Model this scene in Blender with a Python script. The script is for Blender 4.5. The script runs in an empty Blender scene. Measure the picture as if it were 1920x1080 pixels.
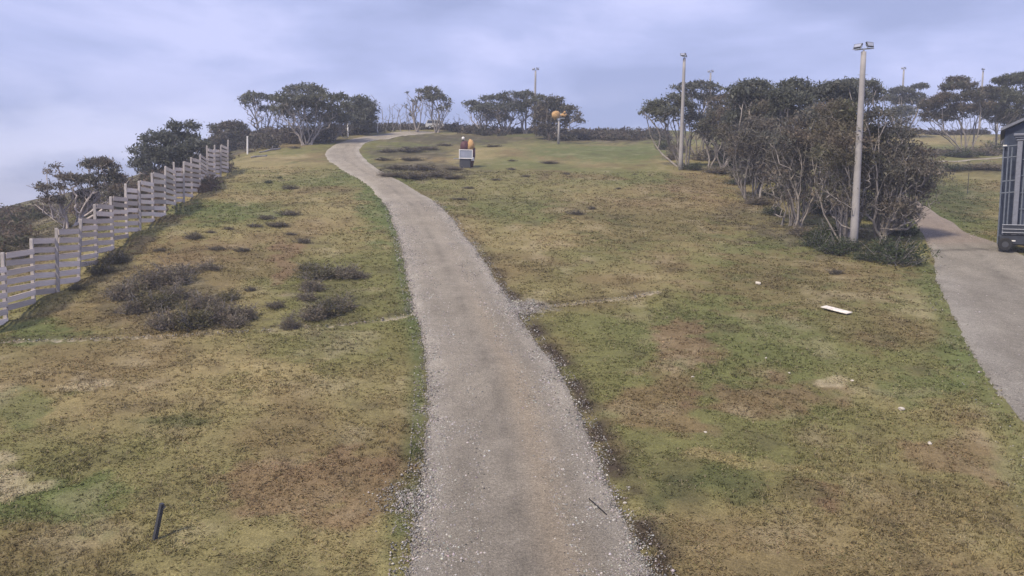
import bpy, math
import numpy as np
from mathutils import Matrix, Vector

R = math.radians
scene = bpy.context.scene
scene.render.engine = 'CYCLES'
scene.cycles.use_denoising = True
COL = scene.collection

# ------------------------------------------------------------------ camera
F = 1500.0                      # focal length in photograph pixels (1920 wide)
CAMZ, SLOPE = 10.98, 0.178      # eye height over the foot of the slope, grade of the slope
PITCH, ROLL = math.atan(125.0 / F), R(1.0)
cam = bpy.data.cameras.new('camera')
cam.sensor_width = 36.0
cam.lens = 36.0 * F / 1920.0
cam.clip_start, cam.clip_end = 0.2, 12000.0
camo = bpy.data.objects.new('camera', cam)
COL.objects.link(camo)
CM = Matrix.Translation((0, 0, CAMZ)) @ Matrix.Rotation(R(90) - PITCH, 4, 'X') @ Matrix.Rotation(ROLL, 4, 'Z')
camo.matrix_world = CM
scene.camera = camo

# ------------------------------------------------------------------ light
SUN_AZ, SUN_EL = R(222), R(48)          # direction the light comes from (0 = +Y, clockwise)
world = bpy.data.worlds.new('World')
scene.world = world
world.use_nodes = True
nt = world.node_tree
nt.nodes.clear()
def wn(t, **kw):
    n = nt.nodes.new(t)
    for k, v in kw.items():
        setattr(n, k, v)
    return n
sky = wn('ShaderNodeTexSky', sky_type='NISHITA', sun_disc=False)
sky.sun_elevation, sky.sun_rotation = SUN_EL, SUN_AZ
sky.altitude = 1700
tc = wn('ShaderNodeTexCoord')
mp = wn('ShaderNodeMapping'); mp.inputs['Scale'].default_value = (1.0, 1.0, 3.4); mp.inputs['Location'].default_value = (3.2, 1.7, 0.6)
nz = wn('ShaderNodeTexNoise'); nz.inputs['Scale'].default_value = 3.4; nz.inputs['Detail'].default_value = 7; nz.inputs['Roughness'].default_value = 0.52; nz.inputs['Distortion'].default_value = 0.25
rp = wn('ShaderNodeValToRGB')
e = rp.color_ramp.elements
e[0].position, e[0].color = 0.38, (0.300, 0.345, 0.575, 1)
e[1].position, e[1].color = 0.63, (0.520, 0.548, 0.830, 1)
m = rp.color_ramp.elements.new(0.52); m.color = (0.400, 0.445, 0.715, 1)
# low cloud bank: brighter heads and darker bases close to the horizon, all round
mp2 = wn('ShaderNodeMapping'); mp2.inputs['Scale'].default_value = (1.0, 1.0, 2.6); mp2.inputs['Location'].default_value = (0.9, 4.4, 2.2)
nz2 = wn('ShaderNodeTexNoise'); nz2.inputs['Scale'].default_value = 6.5; nz2.inputs['Detail'].default_value = 6; nz2.inputs['Roughness'].default_value = 0.5
rp2 = wn('ShaderNodeValToRGB')
e = rp2.color_ramp.elements
e[0].position, e[0].color = 0.42, (0.250, 0.300, 0.500, 1)
e[1].position, e[1].color = 0.60, (0.640, 0.650, 0.840, 1)
sep = wn('ShaderNodeSeparateXYZ')
mr = wn('ShaderNodeMapRange'); mr.inputs[1].default_value = 0.02; mr.inputs[2].default_value = 0.17; mr.inputs[3].default_value = 0.95; mr.inputs[4].default_value = 0.0
mixc = wn('ShaderNodeMix', data_type='RGBA')
bg1 = wn('ShaderNodeBackground'); bg1.inputs['Strength'].default_value = 0.06
bg2 = wn('ShaderNodeBackground'); bg2.inputs['Strength'].default_value = 0.95
mixs = wn('ShaderNodeMixShader'); mixs.inputs[0].default_value = 0.88
out = wn('ShaderNodeOutputWorld')
L = nt.links.new
L(tc.outputs['Generated'], mp.inputs['Vector']); L(mp.outputs[0], nz.inputs['Vector']); L(nz.outputs['Fac'], rp.inputs[0])
L(tc.outputs['Generated'], mp2.inputs['Vector']); L(mp2.outputs[0], nz2.inputs['Vector']); L(nz2.outputs['Fac'], rp2.inputs[0])
L(tc.outputs['Generated'], sep.inputs[0]); L(sep.outputs['Z'], mr.inputs[0])
L(mr.outputs[0], mixc.inputs[0]); L(rp.outputs[0], mixc.inputs[6]); L(rp2.outputs[0], mixc.inputs[7])
L(sky.outputs[0], bg1.inputs['Color']); L(mixc.outputs[2], bg2.inputs['Color'])
L(bg1.outputs[0], mixs.inputs[1]); L(bg2.outputs[0], mixs.inputs[2]); L(mixs.outputs[0], out.inputs['Surface'])

sun = bpy.data.lights.new('sun', 'SUN')
sun.energy, sun.angle, sun.color = 3.3, R(8), (1.0, 0.87, 0.66)
suno = bpy.data.objects.new('sun', sun)
COL.objects.link(suno)
sd = Vector((math.sin(SUN_AZ) * math.cos(SUN_EL), math.cos(SUN_AZ) * math.cos(SUN_EL), math.sin(SUN_EL)))
suno.rotation_euler = sd.to_track_quat('Z', 'Y').to_euler()
suno.location = sd * 60 + Vector((0, 0, 40))

vs = scene.view_settings
vs.view_transform, vs.look, vs.exposure, vs.gamma, vs.use_curve_mapping = 'Standard', 'None', 0.55, 1.0, False

# ------------------------------------------------------------------ helpers
rng = np.random.default_rng(11)

def hash2(ix, iy, s):
    h = (ix.astype(np.int64) * 374761393 + iy.astype(np.int64) * 668265263 + s * 974634221) & 0xFFFFFFFF
    h = ((h ^ (h >> 13)) * 1274126177) & 0xFFFFFFFF
    return ((h ^ (h >> 16)) & 0xFFFFFF) / float(0xFFFFFF)

def vnoise(x, y, s=0):
    x = np.asarray(x, float); y = np.asarray(y, float)
    ix, iy = np.floor(x), np.floor(y)
    fx, fy = x - ix, y - iy
    fx = fx * fx * (3 - 2 * fx); fy = fy * fy * (3 - 2 * fy)
    a, b = hash2(ix, iy, s), hash2(ix + 1, iy, s)
    c, d = hash2(ix, iy + 1, s), hash2(ix + 1, iy + 1, s)
    return (a + (b - a) * fx) * (1 - fy) + (c + (d - c) * fx) * fy

def fbm(x, y, s=0, o=4):
    v, a, t = 0, 1.0, 0
    for i in range(o):
        v = v + a * vnoise(x, y, s + i * 7); t += a
        x, y, a = x * 2.03 + 5.1, y * 2.03 + 3.7, a * 0.5
    return v / t

def softplus(v, w):
    v = np.asarray(v, float) / w
    return w * np.where(v > 30, v, np.log1p(np.exp(np.minimum(v, 30))))

def height(x, y):
    x = np.asarray(x, float); y = np.asarray(y, float)
    yc = 186 + 0.10 * np.clip(x, -60, 150) + 5 * (vnoise(x / 30, x * 0, 5) - .5)
    z = SLOPE * y - (SLOPE + 0.16) * softplus(y - yc, 7)
    xf = -(17.5 + 0.19 * y) + 0.12 * softplus(y - 95, 8)
    z = z - 0.27 * softplus(xf - x, 2.0)
    z = z + 0.5 * (vnoise(x / 11, y / 11, 1) - .5) + 0.25 * (vnoise(x / 4.3, y / 4.3, 2) - .5)
    z = np.where(y < 12, z + 0.0, z)
    # valley floor far away
    return -26 + softplus(z + 26, 4)

C0 = np.array(CM.translation)
CR = np.array(CM.to_3x3())
def ray(px, py):
    d = CR @ np.array([(px - 960) / F, (540 - py) / F, -1.0])
    return d / d[1]                                     # y grows by one metre per unit

def at(px, py, far=260.0):
    """world point of the slope that shows at a spot of the photograph"""
    d = ray(px, py)
    t = np.arange(12.0, far, 0.25)
    g = C0[2] + d[2] * t - height(C0[0] + d[0] * t, t)
    k = np.nonzero(g < 0)[0]
    if len(k) == 0:
        k = [int(np.argmin(g))]
    a, b = t[max(k[0] - 1, 0)], t[k[0]]
    for _ in range(20):
        m_ = (a + b) / 2
        if C0[2] + d[2] * m_ < height(C0[0] + d[0] * m_, m_): b = m_
        else: a = m_
    return np.array([d[0] * b, b, float(height(d[0] * b, b))])

def P(px, py, Y):
    d = ray(px, py)
    return C0 + d * Y

def proj(p):
    q = CR.T @ (np.asarray(p) - C0)
    return 960 + F * q[0] / -q[2], 540 - F * q[1] / -q[2]

# ---- meshes
def mesh_arrays(name, V, Fa, cols=None, smooth=False):
    me = bpy.data.meshes.new(name)
    V = np.ascontiguousarray(V, dtype=np.float32); Fa = np.ascontiguousarray(Fa, dtype=np.int32)
    n, k = Fa.shape
    me.vertices.add(len(V)); me.vertices.foreach_set('co', V.ravel())
    me.loops.add(n * k); me.loops.foreach_set('vertex_index', Fa.ravel())
    me.polygons.add(n); me.polygons.foreach_set('loop_start', np.arange(0, n * k, k, dtype=np.int32))
    if smooth:
        me.polygons.foreach_set('use_smooth', np.ones(n, dtype=bool))
    if cols is not None:
        a = me.color_attributes.new('Col', 'FLOAT_COLOR', 'POINT')
        c = np.ones((len(V), 4), dtype=np.float32); c[:, :3] = cols
        a.data.foreach_set('color', c.ravel())
    me.update(calc_edges=True)
    return me

class MB:
    """collects boxes, bars and tubes for one mesh"""
    def __init__(s): s.v, s.f = [], []
    def add(s, v, f):
        o = len(s.v); s.v += [tuple(map(float, p)) for p in v]; s.f += [tuple(i + o for i in q) for q in f]; return s
    def box(s, lo, hi, bev=0.0):
        (x0, y0, z0), (x1, y1, z1) = lo, hi
        if bev <= 0:
            v = [(x, y, z) for z in (z0, z1) for x, y in ((x0, y0), (x1, y0), (x1, y1), (x0, y1))]
            return s.add(v, [(3, 2, 1, 0), (4, 5, 6, 7), (0, 1, 5, 4), (1, 2, 6, 5), (2, 3, 7, 6), (3, 0, 4, 7)])
        b = bev
        ring = [(x0 + b, y0), (x1 - b, y0), (x1, y0 + b), (x1, y1 - b), (x1 - b, y1), (x0 + b, y1), (x0, y1 - b), (x0, y0 + b)]
        inn = [(min(max(x, x0 + b), x1 - b), min(max(y, y0 + b), y1 - b)) for x, y in ring]
        v = [(x, y, z0) for x, y in inn] + [(x, y, z0 + b) for x, y in ring] + [(x, y, z1 - b) for x, y in ring] + [(x, y, z1) for x, y in inn]
        f = [tuple(range(7, -1, -1)), tuple(range(24, 32))]
        for k in range(3):
            for i in range(8):
                j = (i + 1) % 8
                f.append((k * 8 + i, k * 8 + j, k * 8 + 8 + j, k * 8 + 8 + i))
        return s.add(v, f)
    def tube(s, pts, rad, n=8, caps=True):
        v, f = tube(np.array(pts, float), np.array(rad, float) if np.ndim(rad) else np.full(len(pts), rad), n)
        f = [tuple(q) for q in f]
        if caps:
            f += [tuple(range(n - 1, -1, -1)), tuple(range((len(pts) - 1) * n, len(pts) * n))]
        return s.add(v, f)
    def prism(s, poly, y0, y1):
        """polygon in x,z swept along y"""
        n = len(poly)
        v = [(x, y0, z) for x, z in poly] + [(x, y1, z) for x, z in poly]
        return s.add(v, [tuple(range(n)), tuple(range(2 * n - 1, n - 1, -1))] + [((i + 1) % n, i, n + i, n + (i + 1) % n) for i in range(n)])
    def build(s, name, mat, parent=None, smooth=False):
        me = bpy.data.meshes.new(name)
        me.from_pydata(s.v, [], s.f); me.update()
        if smooth:
            for p in me.polygons: p.use_smooth = True
        return link(name, me, mat, parent)

def tube(P_, r, n):
    d = np.gradient(P_, axis=0)
    d /= np.linalg.norm(d, axis=1)[:, None] + 1e-9
    ref = np.array([0.31, 0.17, 0.93]) if abs(d[0][2]) < 0.8 else np.array([1.0, 0.2, 0.1])
    u = np.cross(d, ref); u /= np.linalg.norm(u, axis=1)[:, None] + 1e-9
    w = np.cross(d, u)
    a = np.arange(n) * 2 * math.pi / n
    V = P_[:, None, :] + r[:, None, None] * (np.cos(a)[None, :, None] * u[:, None, :] + np.sin(a)[None, :, None] * w[:, None, :])
    i = np.arange(len(P_) - 1)[:, None] * n; j = np.arange(n)[None, :]; j2 = (j + 1) % n
    Fq = np.stack([i + j, i + j2, i + n + j2, i + n + j], -1).reshape(-1, 4)
    return V.reshape(-1, 3), Fq

def link(name, data, mat=None, parent=None):
    o = bpy.data.objects.new(name, data); COL.objects.link(o)
    if mat is not None and data is not None and len(data.materials) == 0:
        data.materials.append(mat)
    if parent is not None: o.parent = parent
    return o

def tag(o, label, cat, group=None):
    o['label'] = label; o['category'] = cat
    if group: o['group'] = group
    return o
def thing(name, label, cat, loc, rz=0.0, group=None):
    o = bpy.data.objects.new(name, None); COL.objects.link(o)
    o.empty_display_size = 0.3
    o.location = loc; o.rotation_euler = (0, 0, rz)
    return tag(o, label, cat, group)
def copy_tree(o, parent=None):
    c = o.copy(); COL.objects.link(c)
    c.parent = parent
    for ch in list(o.children): copy_tree(ch, c)
    return c

# ------------------------------------------------------------------ materials
def material(name, base=(0.5, 0.5, 0.5), rough=0.7, metal=0.0, col_attr=False, noise=None, var=0.25, bump=None, spec=0.3, rnd=0.0, stretch=None):
    mt = bpy.data.materials.new(name); mt.use_nodes = True
    t = mt.node_tree; b = t.nodes['Principled BSDF']
    b.inputs['Roughness'].default_value = rough; b.inputs['Metallic'].default_value = metal
    b.inputs['Specular IOR Level'].default_value = spec
    co = t.nodes.new('ShaderNodeTexCoord')
    vec = co.outputs['Object']
    if stretch:
        mpn = t.nodes.new('ShaderNodeMapping'); mpn.inputs['Scale'].default_value = stretch
        t.links.new(vec, mpn.inputs[0]); vec = mpn.outputs[0]
    if col_attr:
        at_ = t.nodes.new('ShaderNodeVertexColor'); at_.layer_name = 'Col'; src = at_.outputs[0]
    else:
        c = t.nodes.new('ShaderNodeRGB'); c.outputs[0].default_value = (*base, 1); src = c.outputs[0]
    for i, (sc, amt) in enumerate(noise or []):
        n = t.nodes.new('ShaderNodeTexNoise'); n.inputs['Scale'].default_value = sc; n.inputs['Detail'].default_value = 5; n.inputs['Roughness'].default_value = 0.65
        r_ = t.nodes.new('ShaderNodeMapRange'); r_.inputs[1].default_value = 0.28; r_.inputs[2].default_value = 0.72; r_.inputs[3].default_value = 1 - amt; r_.inputs[4].default_value = 1 + amt
        mx = t.nodes.new('ShaderNodeMix'); mx.data_type = 'RGBA'; mx.blend_type = 'MULTIPLY'; mx.inputs[0].default_value = 1.0
        t.links.new(vec, n.inputs['Vector']); t.links.new(n.outputs['Fac'], r_.inputs[0])
        t.links.new(src, mx.inputs[6]); t.links.new(r_.outputs[0], mx.inputs[7]); src = mx.outputs[2]
    if rnd:
        oi = t.nodes.new('ShaderNodeObjectInfo')
        r_ = t.nodes.new('ShaderNodeMapRange'); r_.inputs[3].default_value = 1 - rnd; r_.inputs[4].default_value = 1 + rnd
        mx = t.nodes.new('ShaderNodeMix'); mx.data_type = 'RGBA'; mx.blend_type = 'MULTIPLY'; mx.inputs[0].default_value = 1.0
        t.links.new(oi.outputs['Random'], r_.inputs[0]); t.links.new(src, mx.inputs[6]); t.links.new(r_.outputs[0], mx.inputs[7]); src = mx.outputs[2]
    t.links.new(src, b.inputs['Base Color'])
    if bump:
        last = None
        for sc, dist in bump:
            n = t.nodes.new('ShaderNodeTexNoise'); n.inputs['Scale'].default_value = sc; n.inputs['Detail'].default_value = 6; n.inputs['Roughness'].default_value = 0.7
            bp = t.nodes.new('ShaderNodeBump'); bp.inputs['Distance'].default_value = dist; bp.inputs['Strength'].default_value = 1.0
            t.links.new(vec, n.inputs['Vector']); t.links.new(n.outputs['Fac'], bp.inputs['Height'])
            if last: t.links.new(last.outputs[0], bp.inputs['Normal'])
            last = bp
        t.links.new(last.outputs[0], b.inputs['Normal'])
    return mt

M = {}
M['ground'] = material('turf', rough=0.95, col_attr=True, noise=[(0.9, .14), (5.5, .22), (22, .30), (55, .30)], bump=[(3.0, .05), (14, .03)], spec=.1)
M['grass'] = material('grass_blades', rough=0.85, col_attr=True, spec=.15)
M['gravel'] = material('road_gravel', rough=0.95, col_attr=True, noise=[(0.6, .10), (3.2, .12), (13, .24), (27, .42), (60, .35)], bump=[(7, .05), (28, .035)], spec=.1)
M['stone'] = material('loose_stone', rough=0.9, col_attr=True, spec=.15)
M['leaf'] = material('gum_leaf', rough=0.6, col_attr=True, spec=.3)
def translucent(mt, f):
    t = mt.node_tree; b = t.nodes['Principled BSDF']; o = t.nodes['Material Output']
    tr = t.nodes.new('ShaderNodeBsdfTranslucent'); mx = t.nodes.new('ShaderNodeMixShader'); mx.inputs[0].default_value = f
    src = b.inputs['Base Color'].links[0].from_socket
    t.links.new(src, tr.inputs[0]); t.links.new(b.outputs[0], mx.inputs[1]); t.links.new(tr.outputs[0], mx.inputs[2]); t.links.new(mx.outputs[0], o.inputs['Surface'])
translucent(M['leaf'], .35); translucent(M['grass'], .35)
M['bark'] = material('pale_bark', (0.25, 0.225, 0.212), rough=0.85, noise=[(1.6, .42), (11, .30)], bump=[(9, .01)], stretch=(1, 1, .35))
M['pale_bark'] = material('bleached_bark', (0.40, 0.355, 0.34), rough=0.85, noise=[(1.6, .4), (11, .25)], bump=[(9, .01)], stretch=(1, 1, .35))
M['dead'] = material('dead_wood', (0.23, 0.215, 0.22), rough=0.9, noise=[(2.0, .3), (12, .25)], stretch=(1, 1, .4))
M['timber'] = material('weathered_timber', (0.60, 0.52, 0.46), rough=0.85, noise=[(1.3, .34), (20, .24)], rnd=.3, bump=[(25, .004)], stretch=(.25, 1, 1))
M['post'] = material('grey_post', (0.40, 0.365, 0.345), rough=0.8, noise=[(3, .2), (22, .15)], rnd=.12)
M['concrete'] = material('pole_concrete', (0.30, 0.285, 0.285), rough=0.85, noise=[(1.2, .16), (14, .12)], bump=[(20, .004)])
M['steel'] = material('galvanised_steel', (0.36, 0.38, 0.42), rough=0.45, metal=.6, noise=[(8, .15)])
M['darkmetal'] = material('dark_housing', (0.05, 0.052, 0.062), rough=0.5, noise=[(9, .2)])
M['glass'] = material('lamp_glass', (0.32, 0.34, 0.42), rough=0.18, spec=.6)
M['board'] = material('worn_white_board', (0.62, 0.58, 0.53), rough=0.75, noise=[(3, .30), (16, .25)])
M['white'] = material('white_paint', (0.72, 0.70, 0.68), rough=0.6, noise=[(5, .12), (30, .08)])
M['orange'] = material('orange_cover', (0.44, 0.27, 0.12), rough=0.75, noise=[(3, .3), (14, .2)])
M['maroon'] = material('maroon_paint', (0.085, 0.035, 0.045), rough=0.6, noise=[(4, .25)])
M['navy'] = material('navy_cladding', (0.030, 0.042, 0.075), rough=0.6, noise=[(1.4, .3), (9, .2)])
M['pipe'] = material('grey_blue_pipe', (0.13, 0.15, 0.19), rough=0.55, noise=[(6, .25)])
M['greytrim'] = material('grey_trim', (0.17, 0.18, 0.22), rough=0.6, noise=[(6, .2), (40, .2)])
M['roof'] = material('metal_roof', (0.17, 0.18, 0.21), rough=0.5, metal=.3, noise=[(2, .2), (14, .12)])
M['pane'] = material('window_pane', (0.05, 0.06, 0.09), rough=0.08, spec=.7)
M['rubber'] = material('black_rubber', (0.018, 0.018, 0.02), rough=0.8, noise=[(20, .3)])
M['carpaint'] = material('dark_vehicle_paint', (0.030, 0.033, 0.042), rough=0.28, spec=.5, noise=[(3, .2)])
M['palecar'] = material('pale_vehicle_paint', (0.55, 0.56, 0.58), rough=0.3, spec=.5, noise=[(3, .06)])
M['rock'] = material('pale_rock', (0.50, 0.46, 0.40), rough=0.9, noise=[(6, .3), (30, .2)], bump=[(12, .03)])

# ------------------------------------------------------------------ where the roads run (edges read off the photograph, put on the slope)
def ribbon(rows):
    A = np.array([at(l, y) for y, l, r in rows]); B = np.array([at(r, y) for y, l, r in rows])
    return resample((A + B)[:, :2] / 2, np.linalg.norm((A - B)[:, :2], axis=1) / 2)
def resample(c, w, step=0.5):
    s = np.r_[0, np.cumsum(np.linalg.norm(np.diff(c, axis=0), axis=1))]
    q = np.arange(0, s[-1], step)
    c = np.stack([np.interp(q, s, c[:, 0]), np.interp(q, s, c[:, 1])], 1); w = np.interp(q, s, w)
    k = np.hanning(15); k /= k.sum()
    def sm(a):
        p = np.r_[2 * a[0] - a[7:0:-1], a, 2 * a[-1] - a[-2:-9:-1]]
        return np.convolve(p, k, 'valid')
    c = np.stack([sm(c[:, 0]), sm(c[:, 1])], 1); w = sm(w)
    # keep the width square to the line, not to the picture
    d = np.gradient(c, axis=0); d /= np.linalg.norm(d, axis=1)[:, None]
    w = w * np.clip(np.abs(d[:, 1]), .35, 1) ** 0.8
    return c, w, d
MAIN = [(1230, 800, 1320), (1085, 768, 1222), (1030, 772, 1192), (960, 778, 1162), (930, 790, 1148), (900, 800, 1133), (850, 801, 1115), (800, 802, 1098), (750, 804, 1074), (700, 803, 1048), (650, 796, 1014),
        (620, 790, 990), (575, 776, 962), (550, 772, 946), (500, 762, 913), (450, 750, 878), (400, 733, 838), (370, 715, 800), (350, 695, 770), (335, 675, 738),
        (320, 648, 712), (305, 622, 690), (290, 611, 676), (280, 615, 671), (270, 630, 680), (262, 656, 702), (256, 688, 733), (251.5, 722, 770), (248.5, 752, 800), (246.5, 785, 830)]
RIGHT = [(1230, 2180, 3300), (1085, 2090, 3100), (800, 1940, 2600), (740, 1886, 2440), (650, 1830, 2240), (590, 1800, 2120), (540, 1780, 2030), (500, 1764, 1960), (470, 1750, 1905), (455, 1742, 1868), (440, 1733, 1818), (410, 1718, 1772), (390, 1706, 1738), (372, 1680, 1708), (356, 1640, 1664)]
main_c, main_w, main_d = ribbon(MAIN)
right_c, right_w, right_d = ribbon(RIGHT)
def line(pts, half):
    c = np.array([at(x, y)[:2] for x, y in pts]); return resample(c, np.full(len(c), half))
DRAIN_L = line([(-60, 645), (0, 641), (150, 636), (300, 631), (450, 622), (600, 612), (720, 601), (775, 588)], .16)
DRAIN_R = line([(960, 580), (1010, 575), (1060, 570), (1130, 562), (1200, 553), (1240, 545)], .16)
PATH = line([(1600, 316), (1680, 309), (1750, 303.5), (1865, 296), (1960, 289), (2060, 281)], .55)
def dist_to(x, y, c, w, d):
    """signed distance outside the strip's edge, and which side (+1 right)"""
    x = np.asarray(x, np.float32); y = np.asarray(y, np.float32)
    best = np.full(x.shape, 1e9, np.float32); idx = np.zeros(x.shape, np.int32)
    lo = c.min(0) - 12; hi = c.max(0) + 12
    near = np.nonzero((x > lo[0]) & (x < hi[0]) & (y > lo[1]) & (y < hi[1]))[0]
    for k in range(0, len(near), 20000):
        q = near[k:k + 20000]
        dd = (x[q, None] - c[None, :, 0].astype(np.float32)) ** 2 + (y[q, None] - c[None, :, 1].astype(np.float32)) ** 2
        i = dd.argmin(1); idx[q] = i; best[q] = np.sqrt(dd[np.arange(len(q)), i])
    side = np.sign((x - c[idx, 0]) * d[idx, 1] - (y - c[idx, 1]) * d[idx, 0])
    return best - w[idx], side, idx
def road_dist(x, y):
    a, sa, _ = dist_to(x, y, main_c, main_w, main_d)
    b, sb, _ = dist_to(x, y, right_c, right_w, right_d)
    return a, sa, b

# ------------------------------------------------------------------ colour of the turf
STRAW, OLIVE, GREEN, DEEP = np.array([.275, .215, .115]), np.array([.155, .146, .062]), np.array([.110, .130, .050]), np.array([.070, .080, .036])
BROWN, RED, PALE, HEATH_AND_SHADE, SOIL = np.array([.175, .122, .070]), np.array([.190, .118, .080]), np.array([.40, .33, .23]), np.array([.072, .062, .045]), np.array([.055, .042, .032])
BLOBS = [(700, 380, 60, 70, GREEN, .9), (660, 310, 40, 25, GREEN, .7), (400, 395, 120, 22, GREEN, .8), (60, 615, 110, 20, GREEN, .8), (1140, 288, 140, 16, GREEN, .8), (950, 350, 140, 40, OLIVE, .7),
         (330, 782, 70, 12, DEEP, .6), (90, 935, 170, 50, GREEN, .8), (60, 780, 70, 50, GREEN, .6), (1350, 915, 130, 50, DEEP, .6), (1720, 720, 90, 40, GREEN, .6), (1850, 640, 60, 80, GREEN, .7), (1800, 385, 90, 48, DEEP, .85),
         (1830, 330, 70, 20, OLIVE, .5), (1790, 262, 90, 14, STRAW, .4), (1790, 280, 90, 7, GREEN, .7), (1640, 500, 150, 14, OLIVE, .5), (1740, 520, 60, 26, GREEN, .6),
         (1290, 645, 60, 40, RED, .7), (1250, 760, 90, 60, BROWN, .8), (1430, 745, 120, 45, RED, .6), (620, 910, 260, 60, RED, .62), (1530, 925, 60, 30, RED, .7), (1770, 855, 90, 45, RED, .55), (1230, 420, 220, 60, BROWN, .5),
         (1500, 530, 190, 60, BROWN, .55), (440, 690, 150, 28, STRAW, .8), (400, 740, 120, 24, STRAW, .6), (165, 728, 55, 20, PALE, .7), (15, 880, 50, 26, PALE, .7), (60, 898, 60, 12, PALE, .6), (528, 490, 22, 48, RED, .6),
         (790, 318, 110, 17, HEATH_AND_SHADE, .8), (770, 285, 90, 12, HEATH_AND_SHADE, .8), (830, 262, 130, 10, HEATH_AND_SHADE, .8), (930, 260, 200, 8, HEATH_AND_SHADE, .45), (1150, 258, 150, 12, HEATH_AND_SHADE, .9), (350, 470, 130, 26, BROWN, .7), (470, 305, 90, 14, STRAW, .7), (520, 372, 100, 14, STRAW, .6), (300, 560, 130, 50, HEATH_AND_SHADE, .55), (420, 590, 90, 30, HEATH_AND_SHADE, .5),
         (610, 560, 70, 60, HEATH_AND_SHADE, .3), (1350, 850, 110, 16, STRAW, .7), (1480, 870, 80, 16, STRAW, .5), (1060, 430, 80, 22, STRAW, .5), (1320, 345, 80, 26, BROWN, .7), (1420, 400, 80, 30, HEATH_AND_SHADE, .5), (1500, 440, 90, 26, HEATH_AND_SHADE, .6), (1600, 450, 110, 30, HEATH_AND_SHADE, .6),  # last four, under the thicket: leaf litter brown with tree shade in the colour
         (1700, 300, 60, 14, HEATH_AND_SHADE, .6), (1860, 318, 60, 8, HEATH_AND_SHADE, .6), (1800, 790, 50, 16, BROWN, .5), (1650, 640, 60, 20, BROWN, .5), (1100, 830, 60, 60, BROWN, .5), (1545, 716, 26, 7, PALE, .7), (978, 577, 46, 12, np.array([.24, .21, .175]), 1.0), (772, 930, 26, 26, np.array([.20, .18, .165]), .9), (785, 580, 16, 14, np.array([.20, .18, .165]), .9), (1097, 832, 9, 14, np.array([.40, .22, .12]), 1.0), (460, 275, 70, 10, HEATH_AND_SHADE, .7), (560, 262, 120, 8, HEATH_AND_SHADE, .6)]
BW = []
for bx_, by_, rx_, ry_, c_, s_ in BLOBS:
    a_ = at(bx_, by_); u_ = at(bx_, by_ - ry_); d_ = at(bx_, by_ + ry_)
    BW.append((a_[0], (u_[1] + d_[1]) / 2, rx_ * a_[1] / F, max((u_[1] - d_[1]) / 2, .4), c_, s_, a_[0] / a_[1]))

def turf(x, y):
    n1 = fbm(x / 7.0, y / 9.0, 21, 4); n2 = fbm(x / 1.6, y / 1.9, 33, 3); n3 = fbm(x / 17, y / 17, 44, 3)
    c = OLIVE + (STRAW - OLIVE) * np.clip((n1 - .40) * 3.2, 0, 1)[:, None] * .75
    c = c + (GREEN - c) * np.clip((n3 - .50) * 4.5, 0, 1)[:, None] * .55
    c = c + (BROWN - c) * np.clip((fbm(x / 5, y / 6, 71, 3) - .52) * 5, 0, 1)[:, None] * .6
    n4 = fbm(x / .55, y / .6, 37, 2)
    wx = x + 2.2 * (fbm(x / 2.3, y / 2.3, 55, 3) - .5); wy = y + 3.0 * (fbm(x / 2.3, y / 2.3, 66, 3) - .5)
    for bx, by, rx, ry, cc, s, sh in BW:
        dx = wx - bx - sh * (wy - by); k = (dx / rx) ** 2 + ((wy - by) / ry) ** 2
        c = c + (cc - c) * (s * np.clip((1.3 - k) * 1.2 + (n2 + n4 - 1.0) * 2.2, 0, 1))[:, None]
    xf = -(17.5 + 0.19 * y) + 0.12 * softplus(y - 95, 8)
    c = c + (HEATH_AND_SHADE * 1.2 - c) * (np.clip((xf - 1.5 - x) / 3, 0, 1) * np.clip(.35 + (n1 + n2 - .75) * 2.5, 0, .95) * (y > 20))[:, None]
    c = c + (HEATH_AND_SHADE - c) * (np.clip((y - 172 - .1 * x) / 10, 0, .8))[:, None]
    c = c + (PALE - c) * (np.clip((n2 - .60) * 5, 0, 1) * .28)[:, None]
    c = c + (SOIL - c) * (np.clip((.38 - n2) * 6, 0, 1) * .34)[:, None]
    return c * np.array([.91, .945, .90])

def roadside(x, y, c):
    a, side, b = road_dist(x, y)
    nn = fbm(x / .8, y / .8, 91, 3)
    gl = np.clip(1 - np.abs(a - .35) / .6, 0, 1) * (side < 0) * (y < 75)
    c = c + (np.array([.075, .105, .04]) - c) * (gl * .75 * np.clip(nn * 1.7, 0, 1))[:, None]
    gr = np.clip(1.25 - np.abs(a - .38) / .60, 0, 1) * (side > 0) * np.clip((60 - y) / 20, 0, 1)
    c = c + (SOIL - c) * (gr * np.clip((nn - .26) * 3.4, 0, .95))[:, None]
    g3 = np.clip(1 - np.abs(b - .5) / .9, 0, 1)
    c = c + (GREEN - c) * (g3 * .6)[:, None]
    for D in (DRAIN_L, DRAIN_R):
        dd, sd_, _ = dist_to(x, y, *D)
        c = c + (np.array([.38, .33, .26]) - c) * (np.clip(1 - dd / .17, 0, 1) * np.clip((nn - .22) * 3.2, 0, .9))[:, None]
        up = np.clip(1 - np.abs(dd - .38) / .25, 0, 1) * (sd_ < 0)
        c = c + (SOIL - c) * (up * np.clip((nn - .3) * 2.0, 0, .7))[:, None]
    return c, a, b

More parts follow.
